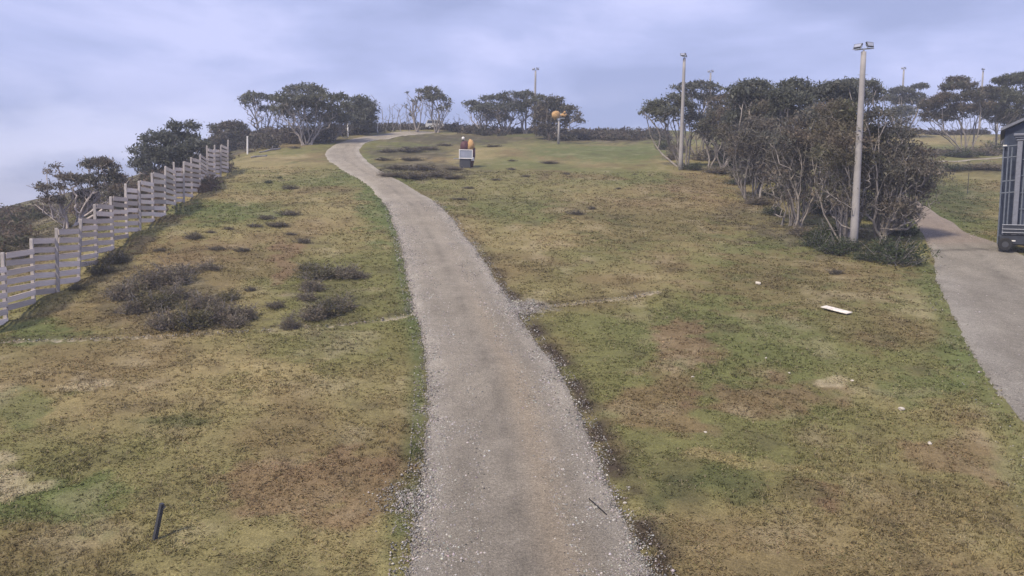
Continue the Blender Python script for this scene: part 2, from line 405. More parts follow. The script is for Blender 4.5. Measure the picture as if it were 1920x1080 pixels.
# ------------------------------------------------------------------ ground sheet
def micro(x, y):
    z = 0.10 * (fbm(x / 1.3, y / 1.3, 101, 3) - .5) + 0.075 * (vnoise(x / .38, y / .38, 111) - .5) * np.clip((70 - y) / 30, 0, 1)
    return z
ys = [-60, -30, -10, 0, 6, 10, 13]
while ys[-1] < 62: ys.append(ys[-1] * 1.0042)
while ys[-1] < 230: ys.append(ys[-1] * 1.0085)
while ys[-1] < 1500: ys.append(ys[-1] * 1.12)
ys = np.array(ys)
t0 = np.arange(-.64, .6401, .0032)
tout = .64 * 1.12 ** np.arange(1, 11)
ts = np.r_[-tout[::-1], t0, tout]
GX = ts[None, :] * (np.maximum(ys, 0)[:, None] + 25); GY = np.repeat(ys[:, None], len(ts), 1)
gx, gy = GX.ravel(), GY.ravel()
gcol, ga, gb = roadside(gx, gy, turf(gx, gy))
gz = height(gx, gy) + micro(gx, gy)
gz -= np.clip(-(np.minimum(ga, gb) - .10) / .35, 0, 1) * .16
for D in (DRAIN_L, DRAIN_R):
    gz -= np.clip(1 - dist_to(gx, gy, *D)[0] / .3, 0, 1) * .10
pd_ = dist_to(gx, gy, *PATH)[0]
gz -= np.clip(-(pd_ - .1) / .4, 0, 1) * .12
nr, nc = GX.shape
ii = np.arange(nr - 1)[:, None] * nc + np.arange(nc - 1)[None, :]
quads = np.stack([ii, ii + 1, ii + nc + 1, ii + nc], -1).reshape(-1, 4)
ground = link('ground', mesh_arrays('ground', np.stack([gx, gy, gz], 1), quads, gcol, True), M['ground'])
ground['kind'] = 'structure'

# ------------------------------------------------------------------ gravel roads
def road(name, c, w, d, kind):
    nu = 41 if w.mean() < 4 else 161; u = np.linspace(-1, 1, nu)
    n = np.stack([d[:, 1], -d[:, 0]], 1)
    ragged = lambda s: .55 + (1.3 if w.mean() < 4 else 1.0) * (fbm(np.arange(len(c)) * .45, np.zeros(len(c)), s, 4) - .5)
    we = np.where(u[None, :] < 0, ragged(3)[:, None], ragged(9)[:, None]) + w[:, None]
    X = c[:, None, 0] + n[:, None, 0] * we * u[None, :]; Y = c[:, None, 1] + n[:, None, 1] * we * u[None, :]
    x, y = X.ravel(), Y.ravel()
    uu = (u[None, :] * we / w[:, None]).ravel(); eo = (np.abs(u)[None, :] * we - w[:, None]).ravel()
    z = height(x, y) + .012 + .03 * (1 - uu ** 2) - .30 * np.clip(eo + .06, 0, 1) + .045 * (fbm(x / .7, y / .7, 17, 3) - .5)
    z -= .022 * np.exp(-((np.abs(uu) - .40) / .16) ** 2)
    base = np.array([.285, .256, .212])
    nn = fbm(x / 1.2, y / 2.4, 13, 4)
    k = base[None, :] * (.80 + .4 * nn)[:, None]
    rut = np.exp(-((uu - .30) / .20) ** 2)
    k = k + (np.array([.330, .275, .205]) - k) * (rut * .8 * np.clip((48 - y) / 20, .15, 1))[:, None]
    k *= (1 - .22 * np.exp(-((uu + .03) / .12) ** 2) * np.clip(fbm(x / .35, y / .5, 19, 3) * 3.4 - 1.1, 0, 1))[:, None]
    k *= (1 - .12 * np.exp(-((uu - .62) / .12) ** 2) * np.clip(nn * 1.6, 0, 1))[:, None]
    k += (.05 * np.clip(np.abs(uu) - .62, 0, .3) / .3 * (nn + .3))[:, None]
    if kind == 'grey':
        k = k * np.array([.95, .97, 1.0]) * .95
        cr = np.exp(-((np.abs(y - 53.2 - .10 * (x - 31)) - .0) / .22) ** 2)
        k = k * (1 - .55 * cr)[:, None]
        k = k + (np.array([.27, .215, .185]) - k) * (np.clip((y - 54) / 3, 0, .6))[:, None]
    nr, nc = X.shape
    ii = np.arange(nr - 1)[:, None] * nc + np.arange(nc - 1)[None, :]
    q = np.stack([ii, ii + 1, ii + nc + 1, ii + nc], -1).reshape(-1, 4)
    o = link(name, mesh_arrays(name, np.stack([x, y, z], 1), q, k, True), M['gravel'])
    o['kind'] = 'structure'
    return o
road('gravel_road', main_c, main_w, main_d, 'main')
road('side_road', right_c, right_w, right_d, 'grey')
road('path', *PATH, 'path')

# loose stones on the road, uncountable
def octa_stones(x, y, z, s, col):
    n = len(x)
    base = np.array([(1, 0, 0), (0, 1, 0), (-1, 0, 0), (0, -1, 0), (0, 0, .7), (0, 0, -.5)], float)
    a = rng.uniform(0, 6.28, n); ca, sa = np.cos(a), np.sin(a)
    v = base[None] * (s[:, None, None] * rng.uniform(.65, 1.35, (n, 6, 1)))
    V = np.stack([v[..., 0] * ca[:, None] - v[..., 1] * sa[:, None] + x[:, None], v[..., 0] * sa[:, None] + v[..., 1] * ca[:, None] + y[:, None], v[..., 2] + z[:, None]], -1).reshape(-1, 3)
    f = np.array([(0, 1, 4), (1, 2, 4), (2, 3, 4), (3, 0, 4), (1, 0, 5), (2, 1, 5), (3, 2, 5), (0, 3, 5)])
    Fa = (f[None] + 6 * np.arange(n)[:, None, None]).reshape(-1, 3)
    return V, Fa, np.repeat(col, 6, 0)
def strip_stones(c, w, d, n, ymax, spread):
    near = np.nonzero(c[:, 1] < ymax)[0]
    p = 1 / c[near, 1] ** 1.3; i = rng.choice(near, n, p=p / p.sum())
    sgn = rng.choice([-1, 1], n)
    u = np.where(rng.random(n) < .66, sgn * np.clip(rng.normal(.86, .17, n), .3, 1.2), rng.uniform(-.8, .8, n)) * spread
    j = rng.uniform(-.5, .5, n)
    x = c[i, 0] + d[i, 0] * j + d[i, 1] * u * w[i]; y = c[i, 1] + d[i, 1] * j - d[i, 0] * u * w[i]
    return x, y, u
sx, sy, su = strip_stones(main_c, main_w, main_d, 56000, 70, 1.0)
tx, ty, tu = strip_stones(right_c, right_w, right_d, 6000, 60, 1.0)
dx_, dy_, du = strip_stones(*DRAIN_L, 350, 90, 1.6)
ex_, ey_, eu = strip_stones(*DRAIN_R, 160, 90, 1.6)
# the gravel spilled where the drain leaves the road
jp = at(982, 577); qx = jp[0] + rng.normal(-.2, .62, 2600); qy = jp[1] + rng.normal(0, .60, 2600)
jl = at(762, 935); rx = jl[0] + rng.normal(.1, .42, 1500); ry = jl[1] + rng.normal(0, .5, 1500)
X_ = np.r_[sx, tx, dx_, ex_, qx, rx]; Y_ = np.r_[sy, ty, dy_, ey_, qy, ry]
S_ = rng.gamma(3.0, .0055, len(X_)) * (0.7 + Y_ / 80) + .007
S_ = np.clip(S_, .008, .06)
Z_ = height(X_, Y_) + .012
br = rng.lognormal(-1.45, .45, len(X_))
cc_ = np.clip(br, .06, .48)[:, None] * (np.array([1.0, .94, .885]) + rng.normal(0, .04, (len(X_), 3)))
V_, F_, K_ = octa_stones(X_, Y_, Z_, S_, cc_)
st = link('loose_gravel', mesh_arrays('loose_gravel', V_, F_, K_), M['stone'])
st['kind'] = 'stuff'; tag(st, 'loose grey stones strewn along the gravel road edges', 'gravel')

# ------------------------------------------------------------------ short grass
n = 250000
gyy = np.exp(rng.uniform(math.log(15.5), math.log(95), n)); gxx = rng.uniform(-.70, .70, n) * (gyy + 3)
keep = fbm(gxx / .9, gyy / .9, 131, 3) + rng.normal(0, .10, n) > .43
a_, s_, b_ = road_dist(gxx, gyy)
keep &= (np.minimum(a_, b_) > .02 + rng.exponential(.10, n))
for D in (DRAIN_L, DRAIN_R): keep &= dist_to(gxx, gyy, *D)[0] > .02
gxx, gyy = gxx[keep], gyy[keep]; n = len(gxx)
gc, _, _ = roadside(gxx, gyy, turf(gxx, gyy))
gc = gc * rng.lognormal(.10, .30, (n, 1)) * np.clip((95 - gyy) / 40, 0, 1)[:, None] ** .0 * (1 + rng.normal(0, .05, (n, 3)))
straw = rng.random(n) < .13
gc[straw] = gc[straw] * .45 + np.array([.42, .35, .23]) * .55
gz_ = height(gxx, gyy) + micro(gxx, gyy) - .01
nb = 3
h = (rng.uniform(.018, .055, (n, nb)) * (0.8 + gyy / 80)[:, None]); wd = (.008 + .00050 * gyy)[:, None] * rng.uniform(.7, 1.5, (n, nb))
az = rng.uniform(0, 6.28, (n, nb)); lean = rng.uniform(1.0, 2.6, (n, nb))
bxo = rng.normal(0, .03, (n, nb)) * (1 + gyy / 40)[:, None]; byo = rng.normal(0, .03, (n, nb)) * (1 + gyy / 40)[:, None]
cx_, cy_ = gxx[:, None] + bxo, gyy[:, None] + byo
px_, py_ = -np.sin(az) * wd, np.cos(az) * wd
Vg = np.stack([np.stack([cx_ - px_, cy_ - py_, np.repeat(gz_[:, None], nb, 1)], -1), np.stack([cx_ + px_, cy_ + py_, np.repeat(gz_[:, None], nb, 1)], -1),
               np.stack([cx_ + np.cos(az) * lean * h, cy_ + np.sin(az) * lean * h, gz_[:, None] + h], -1)], 2).reshape(-1, 3)
# taller tufts that stand up out of the short grass
n2_ = 9000; nb2 = 9
ty2 = np.exp(rng.uniform(math.log(16), math.log(75), n2_ * 3)); tx2 = rng.uniform(-.70, .70, n2_ * 3) * (ty2 + 3)
kk = fbm(tx2 / 2.2, ty2 / 2.6, 151, 3) + rng.normal(0, .05, len(tx2)) > .56
a2, _, b2 = road_dist(tx2, ty2); kk &= np.minimum(a2, b2) > .15
tx2, ty2 = tx2[kk][:n2_], ty2[kk][:n2_]; m2_ = len(tx2)
c2, _, _ = roadside(tx2, ty2, turf(tx2, ty2)); c2 = c2 * rng.lognormal(.12, .25, (m2_, 1)); w2 = rng.random(m2_) < .3; c2[w2] = c2[w2] * .5 + np.array([.36, .30, .18]) * .5
z2 = height(tx2, ty2) + micro(tx2, ty2) - .015
az2 = rng.uniform(0, 6.28, (m2_, nb2)); h2 = rng.uniform(.05, .13, (m2_, nb2)) * rng.uniform(.6, 1.3, (m2_, 1)); l2 = rng.uniform(.3, 1.1, (m2_, nb2)); wd2 = (.008 + .0004 * ty2)[:, None] * rng.uniform(.7, 1.4, (m2_, nb2))
ox, oy = tx2[:, None] + rng.normal(0, .05, (m2_, nb2)), ty2[:, None] + rng.normal(0, .05, (m2_, nb2)); zz2 = np.repeat(z2[:, None], nb2, 1)
V2 = np.stack([np.stack([ox + np.sin(az2) * wd2, oy - np.cos(az2) * wd2, zz2], -1), np.stack([ox - np.sin(az2) * wd2, oy + np.cos(az2) * wd2, zz2], -1), np.stack([ox + np.cos(az2) * l2 * h2, oy + np.sin(az2) * l2 * h2, zz2 + h2], -1)], 2).reshape(-1, 3)
Vg = np.concatenate([Vg, V2])
Fg = np.arange(len(Vg)).reshape(-1, 3)
gr = link('grass', mesh_arrays('grass', Vg, Fg, np.concatenate([np.repeat(np.clip(gc, .01, .6), 3 * nb, 0), np.repeat(np.clip(c2, .01, .6), 3 * nb2, 0)])), M['grass'])
gr['kind'] = 'stuff'; tag(gr, 'short patchy olive and straw alpine grass on the slope', 'grass')

# ------------------------------------------------------------------ snow gums
OLIVEL, GREYL, BROWNL, DARKL = np.array([.118, .122, .074]), np.array([.118, .124, .106]), np.array([.155, .122, .094]), np.array([.088, .096, .068])
def leaf_tris(c, n, spread, size, cols, r, flat=.55):
    """n leaf-sized triangles round each point of c"""
    k = len(c); t = k * n
    p = np.repeat(c, n, 0) + r.normal(0, 1, (t, 3)) * spread * np.array([1, 1, flat])
    a = r.normal(0, 1, (t, 3)); a /= np.linalg.norm(a, axis=1)[:, None]
    b = np.cross(a, r.normal(0, 1, (t, 3))); b /= np.linalg.norm(b, axis=1)[:, None] + 1e-9
    s = size * np.clip(r.lognormal(-.05, .42, (t, 1)), .35, 2.2)
    V = np.stack([p - a * s - b * s * .35, p + b * s * .55, p + a * s * 1.1], 1).reshape(-1, 3)
    cl = np.repeat(cols, n, 0) * r.lognormal(0, .22, (t, 1))
    return V, np.repeat(cl, 3, 0)

def skeleton(r, stems, tips, kink=.07, spread=.35):
    N = 40000
    pos = np.zeros((N, 3)); par = np.full(N, -1); paths = []; m = 0
    for si, (end, st_) in enumerate(stems):
        k = 9
        root = -1
        if st_ is None:                         # a limb that forks off a stem low down
            near_ = [p[h_] for p in paths[:si] for h_ in (2, 3, 4, 5)]
            dd_ = np.array([np.linalg.norm((end - pos[i])[:2]) + .3 * abs(pos[i][2] - end[2] * .35) for i in near_])
            root = near_[int(np.argsort(dd_)[r.integers(min(4, len(dd_)))])]; st_ = pos[root].copy()
        tt = np.linspace(0, 1, k)[:, None]
        ln = np.linalg.norm(end - st_)
        bow = r.normal(0, 1, 3) * ln * .09; bow[2] = -abs(bow[2]) * .2
        q = st_ + (end - st_) * np.c_[tt ** 1.25, tt ** 1.25, tt ** .92] + np.sin(tt * math.pi) * bow
        w = np.cumsum(r.normal(0, kink * ln / k, (k, 3)), 0); w -= tt * w[-1]; q = q + w
        q[0] = st_
        ids = list(range(m, m + k)); pos[m:m + k] = q; par[m] = root; par[m + 1:m + k] = np.arange(m, m + k - 1); m += k
        paths.append(ids)
    order = np.argsort(np.linalg.norm(tips - tips.mean(0) * np.array([1, 1, 0]), axis=1) * .4 + tips[:, 2] * .8)
    for ti in order:
        tp = tips[ti]
        dv = tp - pos[:m]; dist = np.linalg.norm(dv, axis=1)
        cost = dist + 1.6 * np.maximum(0, .35 * dist - dv[:, 2]) + 3.0 * (pos[:m, 2] < .45)
        j = int(cost.argmin()); d0 = dist[j]
        k = 2 if d0 < .5 else (3 if d0 < 1.4 else 5)
        tt = (np.arange(1, k + 1) / k)[:, None]
        q = pos[j] + (tp - pos[j]) * np.c_[tt ** .9, tt ** .9, tt ** 1.15]
        w = np.cumsum(r.normal(0, kink * 1.3 * d0 / k, (k, 3)), 0); w -= tt * w[-1]; q = q + w
        if m + k >= N: break
        pos[m:m + k] = q; par[m] = j; par[m + 1:m + k] = np.arange(m, m + k - 1)
        paths.append([j] + list(range(m, m + k))); m += k
    pos, par = pos[:m], par[:m]
    cnt = np.zeros(m); ch = np.zeros(m, bool); ch[par[par >= 0]] = True
    cnt[~ch] = 1
    for i in range(m - 1, -1, -1):
        if par[i] >= 0: cnt[par[i]] += cnt[i]
    return pos, par, cnt, paths

def wood_mesh(name, pos, cnt, paths, rtip, expo, rmax, nstem):
    Vs, Fs, o = [], [], 0
    for pi, ids in enumerate(paths):
        rr = np.minimum(rtip * cnt[ids] ** expo, rmax)
        if pi >= nstem: rr[0] = min(rr[0], rr[1] * 1.25)
        else: rr[0] *= 1.35; rr[1] *= 1.1
        ns = 6 if rr.max() > .06 else (4 if rr.max() > .03 else 3)
        v, f = tube(pos[ids], rr, ns)
        Vs.append(v); Fs.append(f + o); o += len(v)
    return mesh_arrays(name, np.concatenate(Vs), np.concatenate(Fs), None, True)

def gum(label, base, pads, nst=5, tips=260, leaves=55, lsize=.16, lspread=.34, seed=1, tint=OLIVEL, tint2=GREYL, rtip=None, rmax=.24, under=.25, group='snow gums', name='snow_gum', bark='bark', base_r=.35, twig=0, depth=.8, low=0.0, dy=0.0, bare=.35):
    """pads: crown clumps as spots of the photograph at the tree's own distance (x, y, half width, half height)"""
    r = np.random.default_rng(seed)
    if lsize >= .15: leaves = int(leaves * (.30 if lsize < .19 else .25)); tips = int(tips * 1.35); lspread *= .8
    open_ = lsize >= .19 and under < .3
    if open_ and bare < 1: under, bare, leaves = .10, 1.0, int(leaves * .95)
    elif lsize >= .15: under = max(under, .35)
    B = at(*base)
    if dy: B[1] += dy; B[0] *= B[1] / (B[1] - dy); B[2] = float(height(B[0], B[1]))
    Y = B[1]; s = Y / F
    if rtip is None: rtip = .006 + .00012 * Y
    cen, rad = [], []
    dspan = max(p[2] for p in pads) * s * depth
    for x, y, rx, ry in pads:
        off = r.uniform(-1, 1) * dspan * 1.1
        c = P(x, y, Y + off) - B
        cen.append(c - np.array([0, 0, ry * s * .25])); rad.append((rx * s * 1.05, rx * s * depth, ry * s * 1.35))
    cen, rad = np.array(cen), np.array(rad)
    vol = (rad[:, 0] * (rad[:, 2] + rad[:, 0] * .4)) ; pr = vol / vol.sum()
    # tips in the upper shells of the clumps
    w = r.choice(len(cen), tips, p=pr)
    d = r.normal(0, 1, (tips, 3)); d /= np.linalg.norm(d, axis=1)[:, None]
    flip = r.random(tips) > under
    d[:, 2] = np.where(flip, np.abs(d[:, 2]), d[:, 2])
    sc_ = r.uniform(.6 if open_ else .25, 1.0, (tips, 1)) ** .55
    T = cen[w] + d * rad[w] * sc_
    if low: 
        q = r.random(tips) < low
        T[q, 2] = T[q, 2] * r.uniform(.35, .8, q.sum()); T[q, :2] *= r.uniform(.6, .95, (q.sum(), 1))
    T[:, 2] = np.maximum(T[:, 2], .5)
    nst0 = nst; nst = int(nst * 2.0)
    stems = []
    sw = r.permutation(np.r_[np.arange(len(cen)), r.choice(len(cen), max(0, nst - len(cen)), p=pr)])[:max(nst, 1)]
    for i, k in enumerate(sw):
        a = math.atan2(cen[k][1], cen[k][0]) + r.normal(0, .5)
        st_ = np.array([math.cos(a), math.sin(a), 0]) * base_r * r.uniform(.3, 1.0)
        st_[2] = float(height(B[0] + st_[0], B[1] + st_[1])) - B[2] - .12
        e_ = cen[k] + r.normal(0, .45, 3) * rad[k]; e_[2] = max(cen[k][2] - rad[k][2] * r.uniform(.1, .9), .9)
        stems.append((e_, st_ if i < max(3, nst0 * .75) else None))
    nb_ = int(tips * bare); q = r.integers(0, tips, nb_); f_ = r.uniform(.45, .95, (nb_, 1))
    TB = T[q] * np.c_[f_ ** .6, f_ ** .6, f_] + r.normal(0, .45, (nb_, 3)); TB[:, 2] = np.maximum(TB[:, 2], .7)
    pos, par, cnt, paths = skeleton(r, stems, np.r_[T, TB], kink=.12)
    t = thing(name, label, 'tree', B, 0, group)
    link('trunk', wood_mesh('trunk', pos, cnt, paths, rtip, .43, rmax, len(stems)), M[bark], t)
    mixv = np.clip(vnoise(T[:, 0] / 1.5 + seed, T[:, 2] / 1.1, 7) * .8 + r.normal(.1, .2, tips), 0, 1)
    cl = tint + (tint2 - tint) * mixv[:, None]
    V, K = leaf_tris(T, leaves, lspread, lsize, cl, r)
    link('crown', mesh_arrays('crown', V, np.arange(len(V)).reshape(-1, 3), K), M['leaf'], t)
    return t

def dead(label, base, tops, seed, group='bare dead trunks on the crest', nb=8, rmax=.12, dy=0.0, name='dead_tree'):
    r = np.random.default_rng(seed)
    B = at(*base)
    if dy: B[1] += dy; B[0] *= B[1] / (B[1] - dy); B[2] = float(height(B[0], B[1]))
    Y = B[1]; stems = []; T = []
    for x, y in tops:
        e_ = P(x, y, Y + r.uniform(-1, 1)) - B
        st_ = np.array([r.normal(0, .12), r.normal(0, .12), 0]); st_[2] = float(height(B[0] + st_[0], B[1] + st_[1])) - B[2] - .12
        stems.append((e_, st_))
        for _ in range(nb):
            f = r.uniform(.35, 1.0)
            T.append(e_ * f + np.array([r.normal(0, .8), r.normal(0, .8), r.uniform(.3, 1.3)]) * (1.25 - f * .6))
    pos, par, cnt, paths = skeleton(r, stems, np.array(T), kink=.09)
    t = thing(name, label, 'dead tree', B, 0, group)
    link('trunk', wood_mesh('trunk', pos, cnt, paths, .028, .45, rmax, len(stems)), M['dead'], t)
    return t

# beside and behind the fence
gum('spreading snow gum with pale bare limbs behind the lower end of the slat fence', (133, 425), [(188, 310, 34, 13), (208, 335, 28, 16), (160, 340, 24, 12), (127, 334, 21, 7), (92, 352, 24, 8), (88, 321, 9, 4), (106, 312, 6, 3), (215, 362, 22, 14), (100, 375, 22, 9), (160, 370, 24, 12), (68, 383, 4, 2)],
    nst=17, tips=460, leaves=24, lsize=.10, lspread=.22, seed=5, tint=GREYL, tint2=BROWNL, rmax=.2, under=.1, group='snow gums behind the fence', base_r=.7, rtip=.022, bare=1.0, bark='pale_bark')
gum('dark rounded snow gum rising behind the middle bays of the slat fence', (290, 338), [(300, 262, 34, 16), (268, 282, 22, 12), (285, 300, 34, 16), (318, 285, 30, 16), (262, 310, 18, 12)], nst=7, tips=340, leaves=55, lsize=.17, lspread=.36, seed=6, tint=DARKL, group='snow gums behind the fence')
gum('snow gum with two round top clumps behind the upper bays of the slat fence', (352, 325), [(330, 238, 18, 9), (358, 236, 15, 9), (340, 262, 36, 15), (365, 280, 26, 16), (330, 290, 30, 14), (385, 272, 14, 10)], nst=8, tips=360, leaves=50, lsize=.17, lspread=.34, seed=7, tint=DARKL, group='snow gums behind the fence')
gum('bushy dark snow gum past the upper end of the slat fence', (428, 284), [(415, 240, 24, 9), (440, 236, 20, 8), (430, 255, 32, 11), (455, 250, 18, 9), (410, 265, 22, 9)], nst=7, tips=330, leaves=70, lsize=.2, lspread=.42, seed=73, tint=DARKL, tint2=BROWNL, under=.6, group='snow gums behind the fence')
# on the crest left of the road
G1 = 'snow gums on the crest beside the road bend'
gum('thin open snow gum with fanned stems and two flat crown layers on the crest', (492, 268), [(478, 182, 26, 7), (512, 186, 16, 6), (466, 192, 18, 6), (500, 205, 16, 6), (530, 190, 8, 5), (535, 204, 8, 6)], nst=9, tips=230, leaves=36, lsize=.20, lspread=.40, seed=8, group=G1, under=.1, rmax=.2)
gum('largest broad domed snow gum of the crest with many fanned stems', (575, 272), [(572, 170, 38, 10), (545, 186, 32, 10), (602, 186, 32, 10), (522, 205, 16, 6), (622, 205, 18, 9), (575, 200, 45, 12), (595, 225, 26, 14), (540, 215, 20, 8)], nst=15, tips=520, leaves=48, lsize=.21, lspread=.48, seed=9, group=G1, under=.12, rmax=.26, base_r=1.1)
gum('slender snow gum with small high crown behind the dome shaped one', (622, 266), [(638, 184, 14, 6), (648, 200, 12, 8), (630, 222, 22, 13), (650, 225, 12, 14)], nst=6, tips=230, leaves=48, lsize=.2, lspread=.42, seed=10, group=G1, under=.25)
gum('dense bluish snow gum leafy almost to the ground beside the bare trunks', (676, 252), [(676, 188, 16, 7), (668, 205, 20, 12), (690, 205, 17, 14), (678, 224, 25, 14), (680, 236, 22, 8)], nst=6, tips=380, leaves=60, lsize=.23, lspread=.5, seed=12, tint=DARKL, tint2=GREYL, group=G1, under=.5)
# dead ones
dead('tall bare dead trunk at the edge of the dense bluish gum', (708, 250), [(698, 180), (708, 196)], 31)
for i, (x, tops) in enumerate([(722, [(716, 200), (730, 196)]), (737, [(735, 200), (748, 202)]), (752, [(756, 198), (745, 205)]), (768, [(762, 197), (775, 205)]), (842, [(838, 226)]), (858, [(852, 224), (862, 222)])]):
    dead('thin forked bare trunk standing in the scrub of the crest', (x, 249), tops, 40 + i, nb=7, rmax=.09, dy=3)
for i, (x, tops) in enumerate([(868, [(861, 220), (872, 226)]), (885, [(892, 222)])]):
    dead('short bare stump with stubs in front of the flat topped gums', (x, 249), tops, 60 + i, nb=5, rmax=.09, dy=3)
gum('tall bare stemmed snow gum with a round cap of leaves above the road end', (818, 252), [(808, 173, 19, 9), (822, 184, 15, 7), (838, 190, 8, 4), (800, 184, 14, 6), (832, 203, 9, 4), (840, 198, 4, 3)], nst=7, tips=170, leaves=40, lsize=.22, lspread=.42, seed=13, under=.2, group='snow gums above the road end', dy=4)
gum('nearly leafless leaning snow gum with tiny tufts above the road end', (782, 252), [(787, 169, 7, 3), (763, 174, 3, 2), (776, 190, 4, 3), (770, 215, 3, 2), (760, 198, 2, 2)], nst=6, tips=46, leaves=16, lsize=.2, lspread=.3, seed=14, under=.3, rtip=.03, bare=3.0, group='snow gums above the road end', dy=4)
# middle
G2 = 'snow gums on the crest past the snow gun'
gum('small forked snow gum with flat crown at the end of the flat topped row', (908, 252), [(884, 195, 15, 5), (902, 202, 14, 6), (892, 206, 10, 4), (915, 212, 10, 6)], nst=6, tips=150, leaves=42, lsize=.2, lspread=.4, seed=15, group=G2, dy=2)
gum('wide flat topped snow gum in the row on the crest', (945, 252), [(930, 186, 30, 6), (958, 181, 26, 6), (925, 205, 32, 10), (955, 205, 28, 12), (935, 222, 24, 8)], nst=9, tips=360, leaves=50, lsize=.21, lspread=.44, seed=16, group=G2, tint=GREYL, tint2=DARKL, dy=2)
gum('upright snow gum with crown around the floodlight pole on the crest', (985, 252), [(985, 180, 20, 7), (1000, 192, 14, 8), (978, 200, 18, 10), (1012, 185, 12, 6)], nst=7, tips=220, leaves=46, lsize=.2, lspread=.42, seed=17, group=G2, dy=2)
gum('dense round snow gum right behind the yellow headed snow gun', (1030, 262), [(1040, 188, 18, 7), (1030, 204, 30, 13), (1066, 206, 18, 9), (1080, 216, 12, 7), (1086, 226, 9, 5), (1012, 218, 16, 12), (1040, 224, 32, 14), (1020, 240, 22, 8)], nst=10, tips=460, leaves=56, lsize=.2, lspread=.42, seed=18, group=G2, tint=DARKL, tint2=BROWNL, base_r=.9, under=.35)
# the large thicket
G3 = 'snow gums of the thicket beside the floodlight poles'
gum('outermost snow gum of the thicket leaning out over open grass', (1285, 312), [(1232, 196, 22, 9), (1218, 208, 18, 9), (1262, 188, 26, 10), (1250, 212, 28, 12), (1285, 200, 26, 12), (1300, 222, 22, 12)], nst=10, tips=400, leaves=36, lsize=.15, lspread=.34, seed=19, group=G3, tint=GREYL, tint2=OLIVEL, base_r=1.2)
gum('tall snow gum with thin top canopy behind the second floodlight pole', (1318, 306), [(1285, 164, 26, 7), (1315, 160, 26, 7), (1340, 164, 16, 7), (1300, 180, 30, 9), (1335, 185, 24, 10), (1345, 212, 26, 13)], nst=10, tips=380, leaves=32, lsize=.16, lspread=.34, seed=20, group=G3, tint=GREYL, base_r=.9, dy=6)
gum('leafy low snow gum filling the gap in the thicket past the second floodlight pole', (1345, 318), [(1345, 228, 34, 16), (1375, 218, 30, 18), (1320, 240, 22, 12), (1365, 250, 32, 14)], nst=10, tips=380, leaves=42, lsize=.15, lspread=.36, seed=21, group=G3, tint=DARKL, tint2=BROWNL, base_r=1.3, under=.35)
gum('first domed snow gum of the thicket top', (1400, 338), [(1412, 162, 36, 9), (1385, 174, 26, 11), (1440, 174, 26, 10), (1410, 192, 42, 16), (1395, 222, 38, 18), (1440, 215, 30, 16)], nst=10, tips=480, leaves=50, lsize=.16, lspread=.40, seed=22, group=G3, tint=GREYL, tint2=DARKL, base_r=1.0, under=.3)
gum('middle domed snow gum of the thicket top', (1470, 350), [(1490, 160, 32, 9), (1515, 172, 22, 9), (1465, 176, 26, 10), (1490, 192, 38, 15), (1475, 222, 40, 18)], nst=9, tips=440, leaves=50, lsize=.16, lspread=.40, seed=23, group=G3, tint=GREYL, tint2=DARKL, base_r=1.0, under=.3)
gum('last domed snow gum of the thicket top before the nearest floodlight pole', (1555, 350), [(1570, 163, 34, 9), (1545, 174, 26, 9), (1600, 176, 26, 10), (1575, 192, 36, 13)], nst=8, tips=360, leaves=48, lsize=.16, lspread=.38, seed=24, group=G3, tint=GREYL, base_r=.9)
gum('thin topped snow gum seen past the head of the nearest floodlight pole', (1640, 330), [(1600, 154, 20, 5), (1632, 158, 20, 6), (1648, 172, 12, 8), (1630, 182, 18, 8)], nst=8, tips=210, leaves=30, lsize=.17, lspread=.34, seed=25, group=G3, under=.1, dy=14)
gum('brownish snow gum with pale kinked trunks at the thicket front', (1405, 372), [(1420, 238, 44, 19), (1450, 262, 44, 19), (1400, 262, 33, 17), (1435, 285, 39, 15), (1385, 285, 28, 15)], nst=18, tips=520, leaves=24, lsize=.115, lspread=.30, seed=26, bare=1.3,  group=G3, tint=BROWNL, tint2=GREYL, base_r=1.3, under=.5, low=.2)
gum('brown twiggy snow gum with dark forked foot at the thicket front', (1478, 425), [(1500, 232, 46, 19), (1530, 258, 44, 19), (1478, 262, 39, 19), (1510, 290, 44, 19), (1460, 300, 33, 19), (1540, 215, 39, 15)], nst=20, tips=600, leaves=21, lsize=.10, lspread=.28, seed=27, bare=1.3,  group=G3, tint=BROWNL, tint2=GREYL, base_r=1.2, under=.5, low=.22)
gum('brown crowned snow gum behind the nearest floodlight pole foot', (1585, 452), [(1570, 205, 41, 14), (1600, 222, 44, 16), (1555, 240, 41, 17), (1590, 262, 46, 19), (1560, 290, 41, 19), (1610, 300, 39, 19), (1630, 250, 33, 17)], nst=20, tips=640, leaves=22, lsize=.095, lspread=.27, seed=28, bare=1.3,  group=G3, tint=BROWNL, tint2=OLIVEL, base_r=.8, under=.5, low=.2, rmax=.2)
gum('wide grey twiggy snow gum sweeping out over the side road', (1640, 448), [(1650, 215, 33, 13), (1675, 250, 41, 17), (1700, 285, 41, 17), (1735, 310, 33, 15), (1750, 330, 26, 13), (1690, 320, 44, 17), (1715, 352, 33, 15), (1660, 290, 44, 19), (1680, 385, 33, 15), (1650, 340, 36, 19), (1700, 398, 18, 11)], nst=26, tips=900, leaves=19, lsize=.09, lspread=.26, seed=29, bare=1.3,  group=G3, tint=BROWNL, tint2=GREYL, base_r=.9, under=.6, low=.12, rmax=.2, rtip=.016)
gum('dim inner snow gum of the thicket between the free pole and the domes', (1372, 318), [(1365, 190, 34, 13), (1390, 215, 34, 16), (1345, 245, 34, 15), (1400, 260, 34, 16), (1370, 285, 34, 13)], nst=12, tips=380, leaves=70, lsize=.16, lspread=.42, seed=70, group=G3, tint=DARKL, tint2=BROWNL, base_r=1.4, under=.5, dy=6)
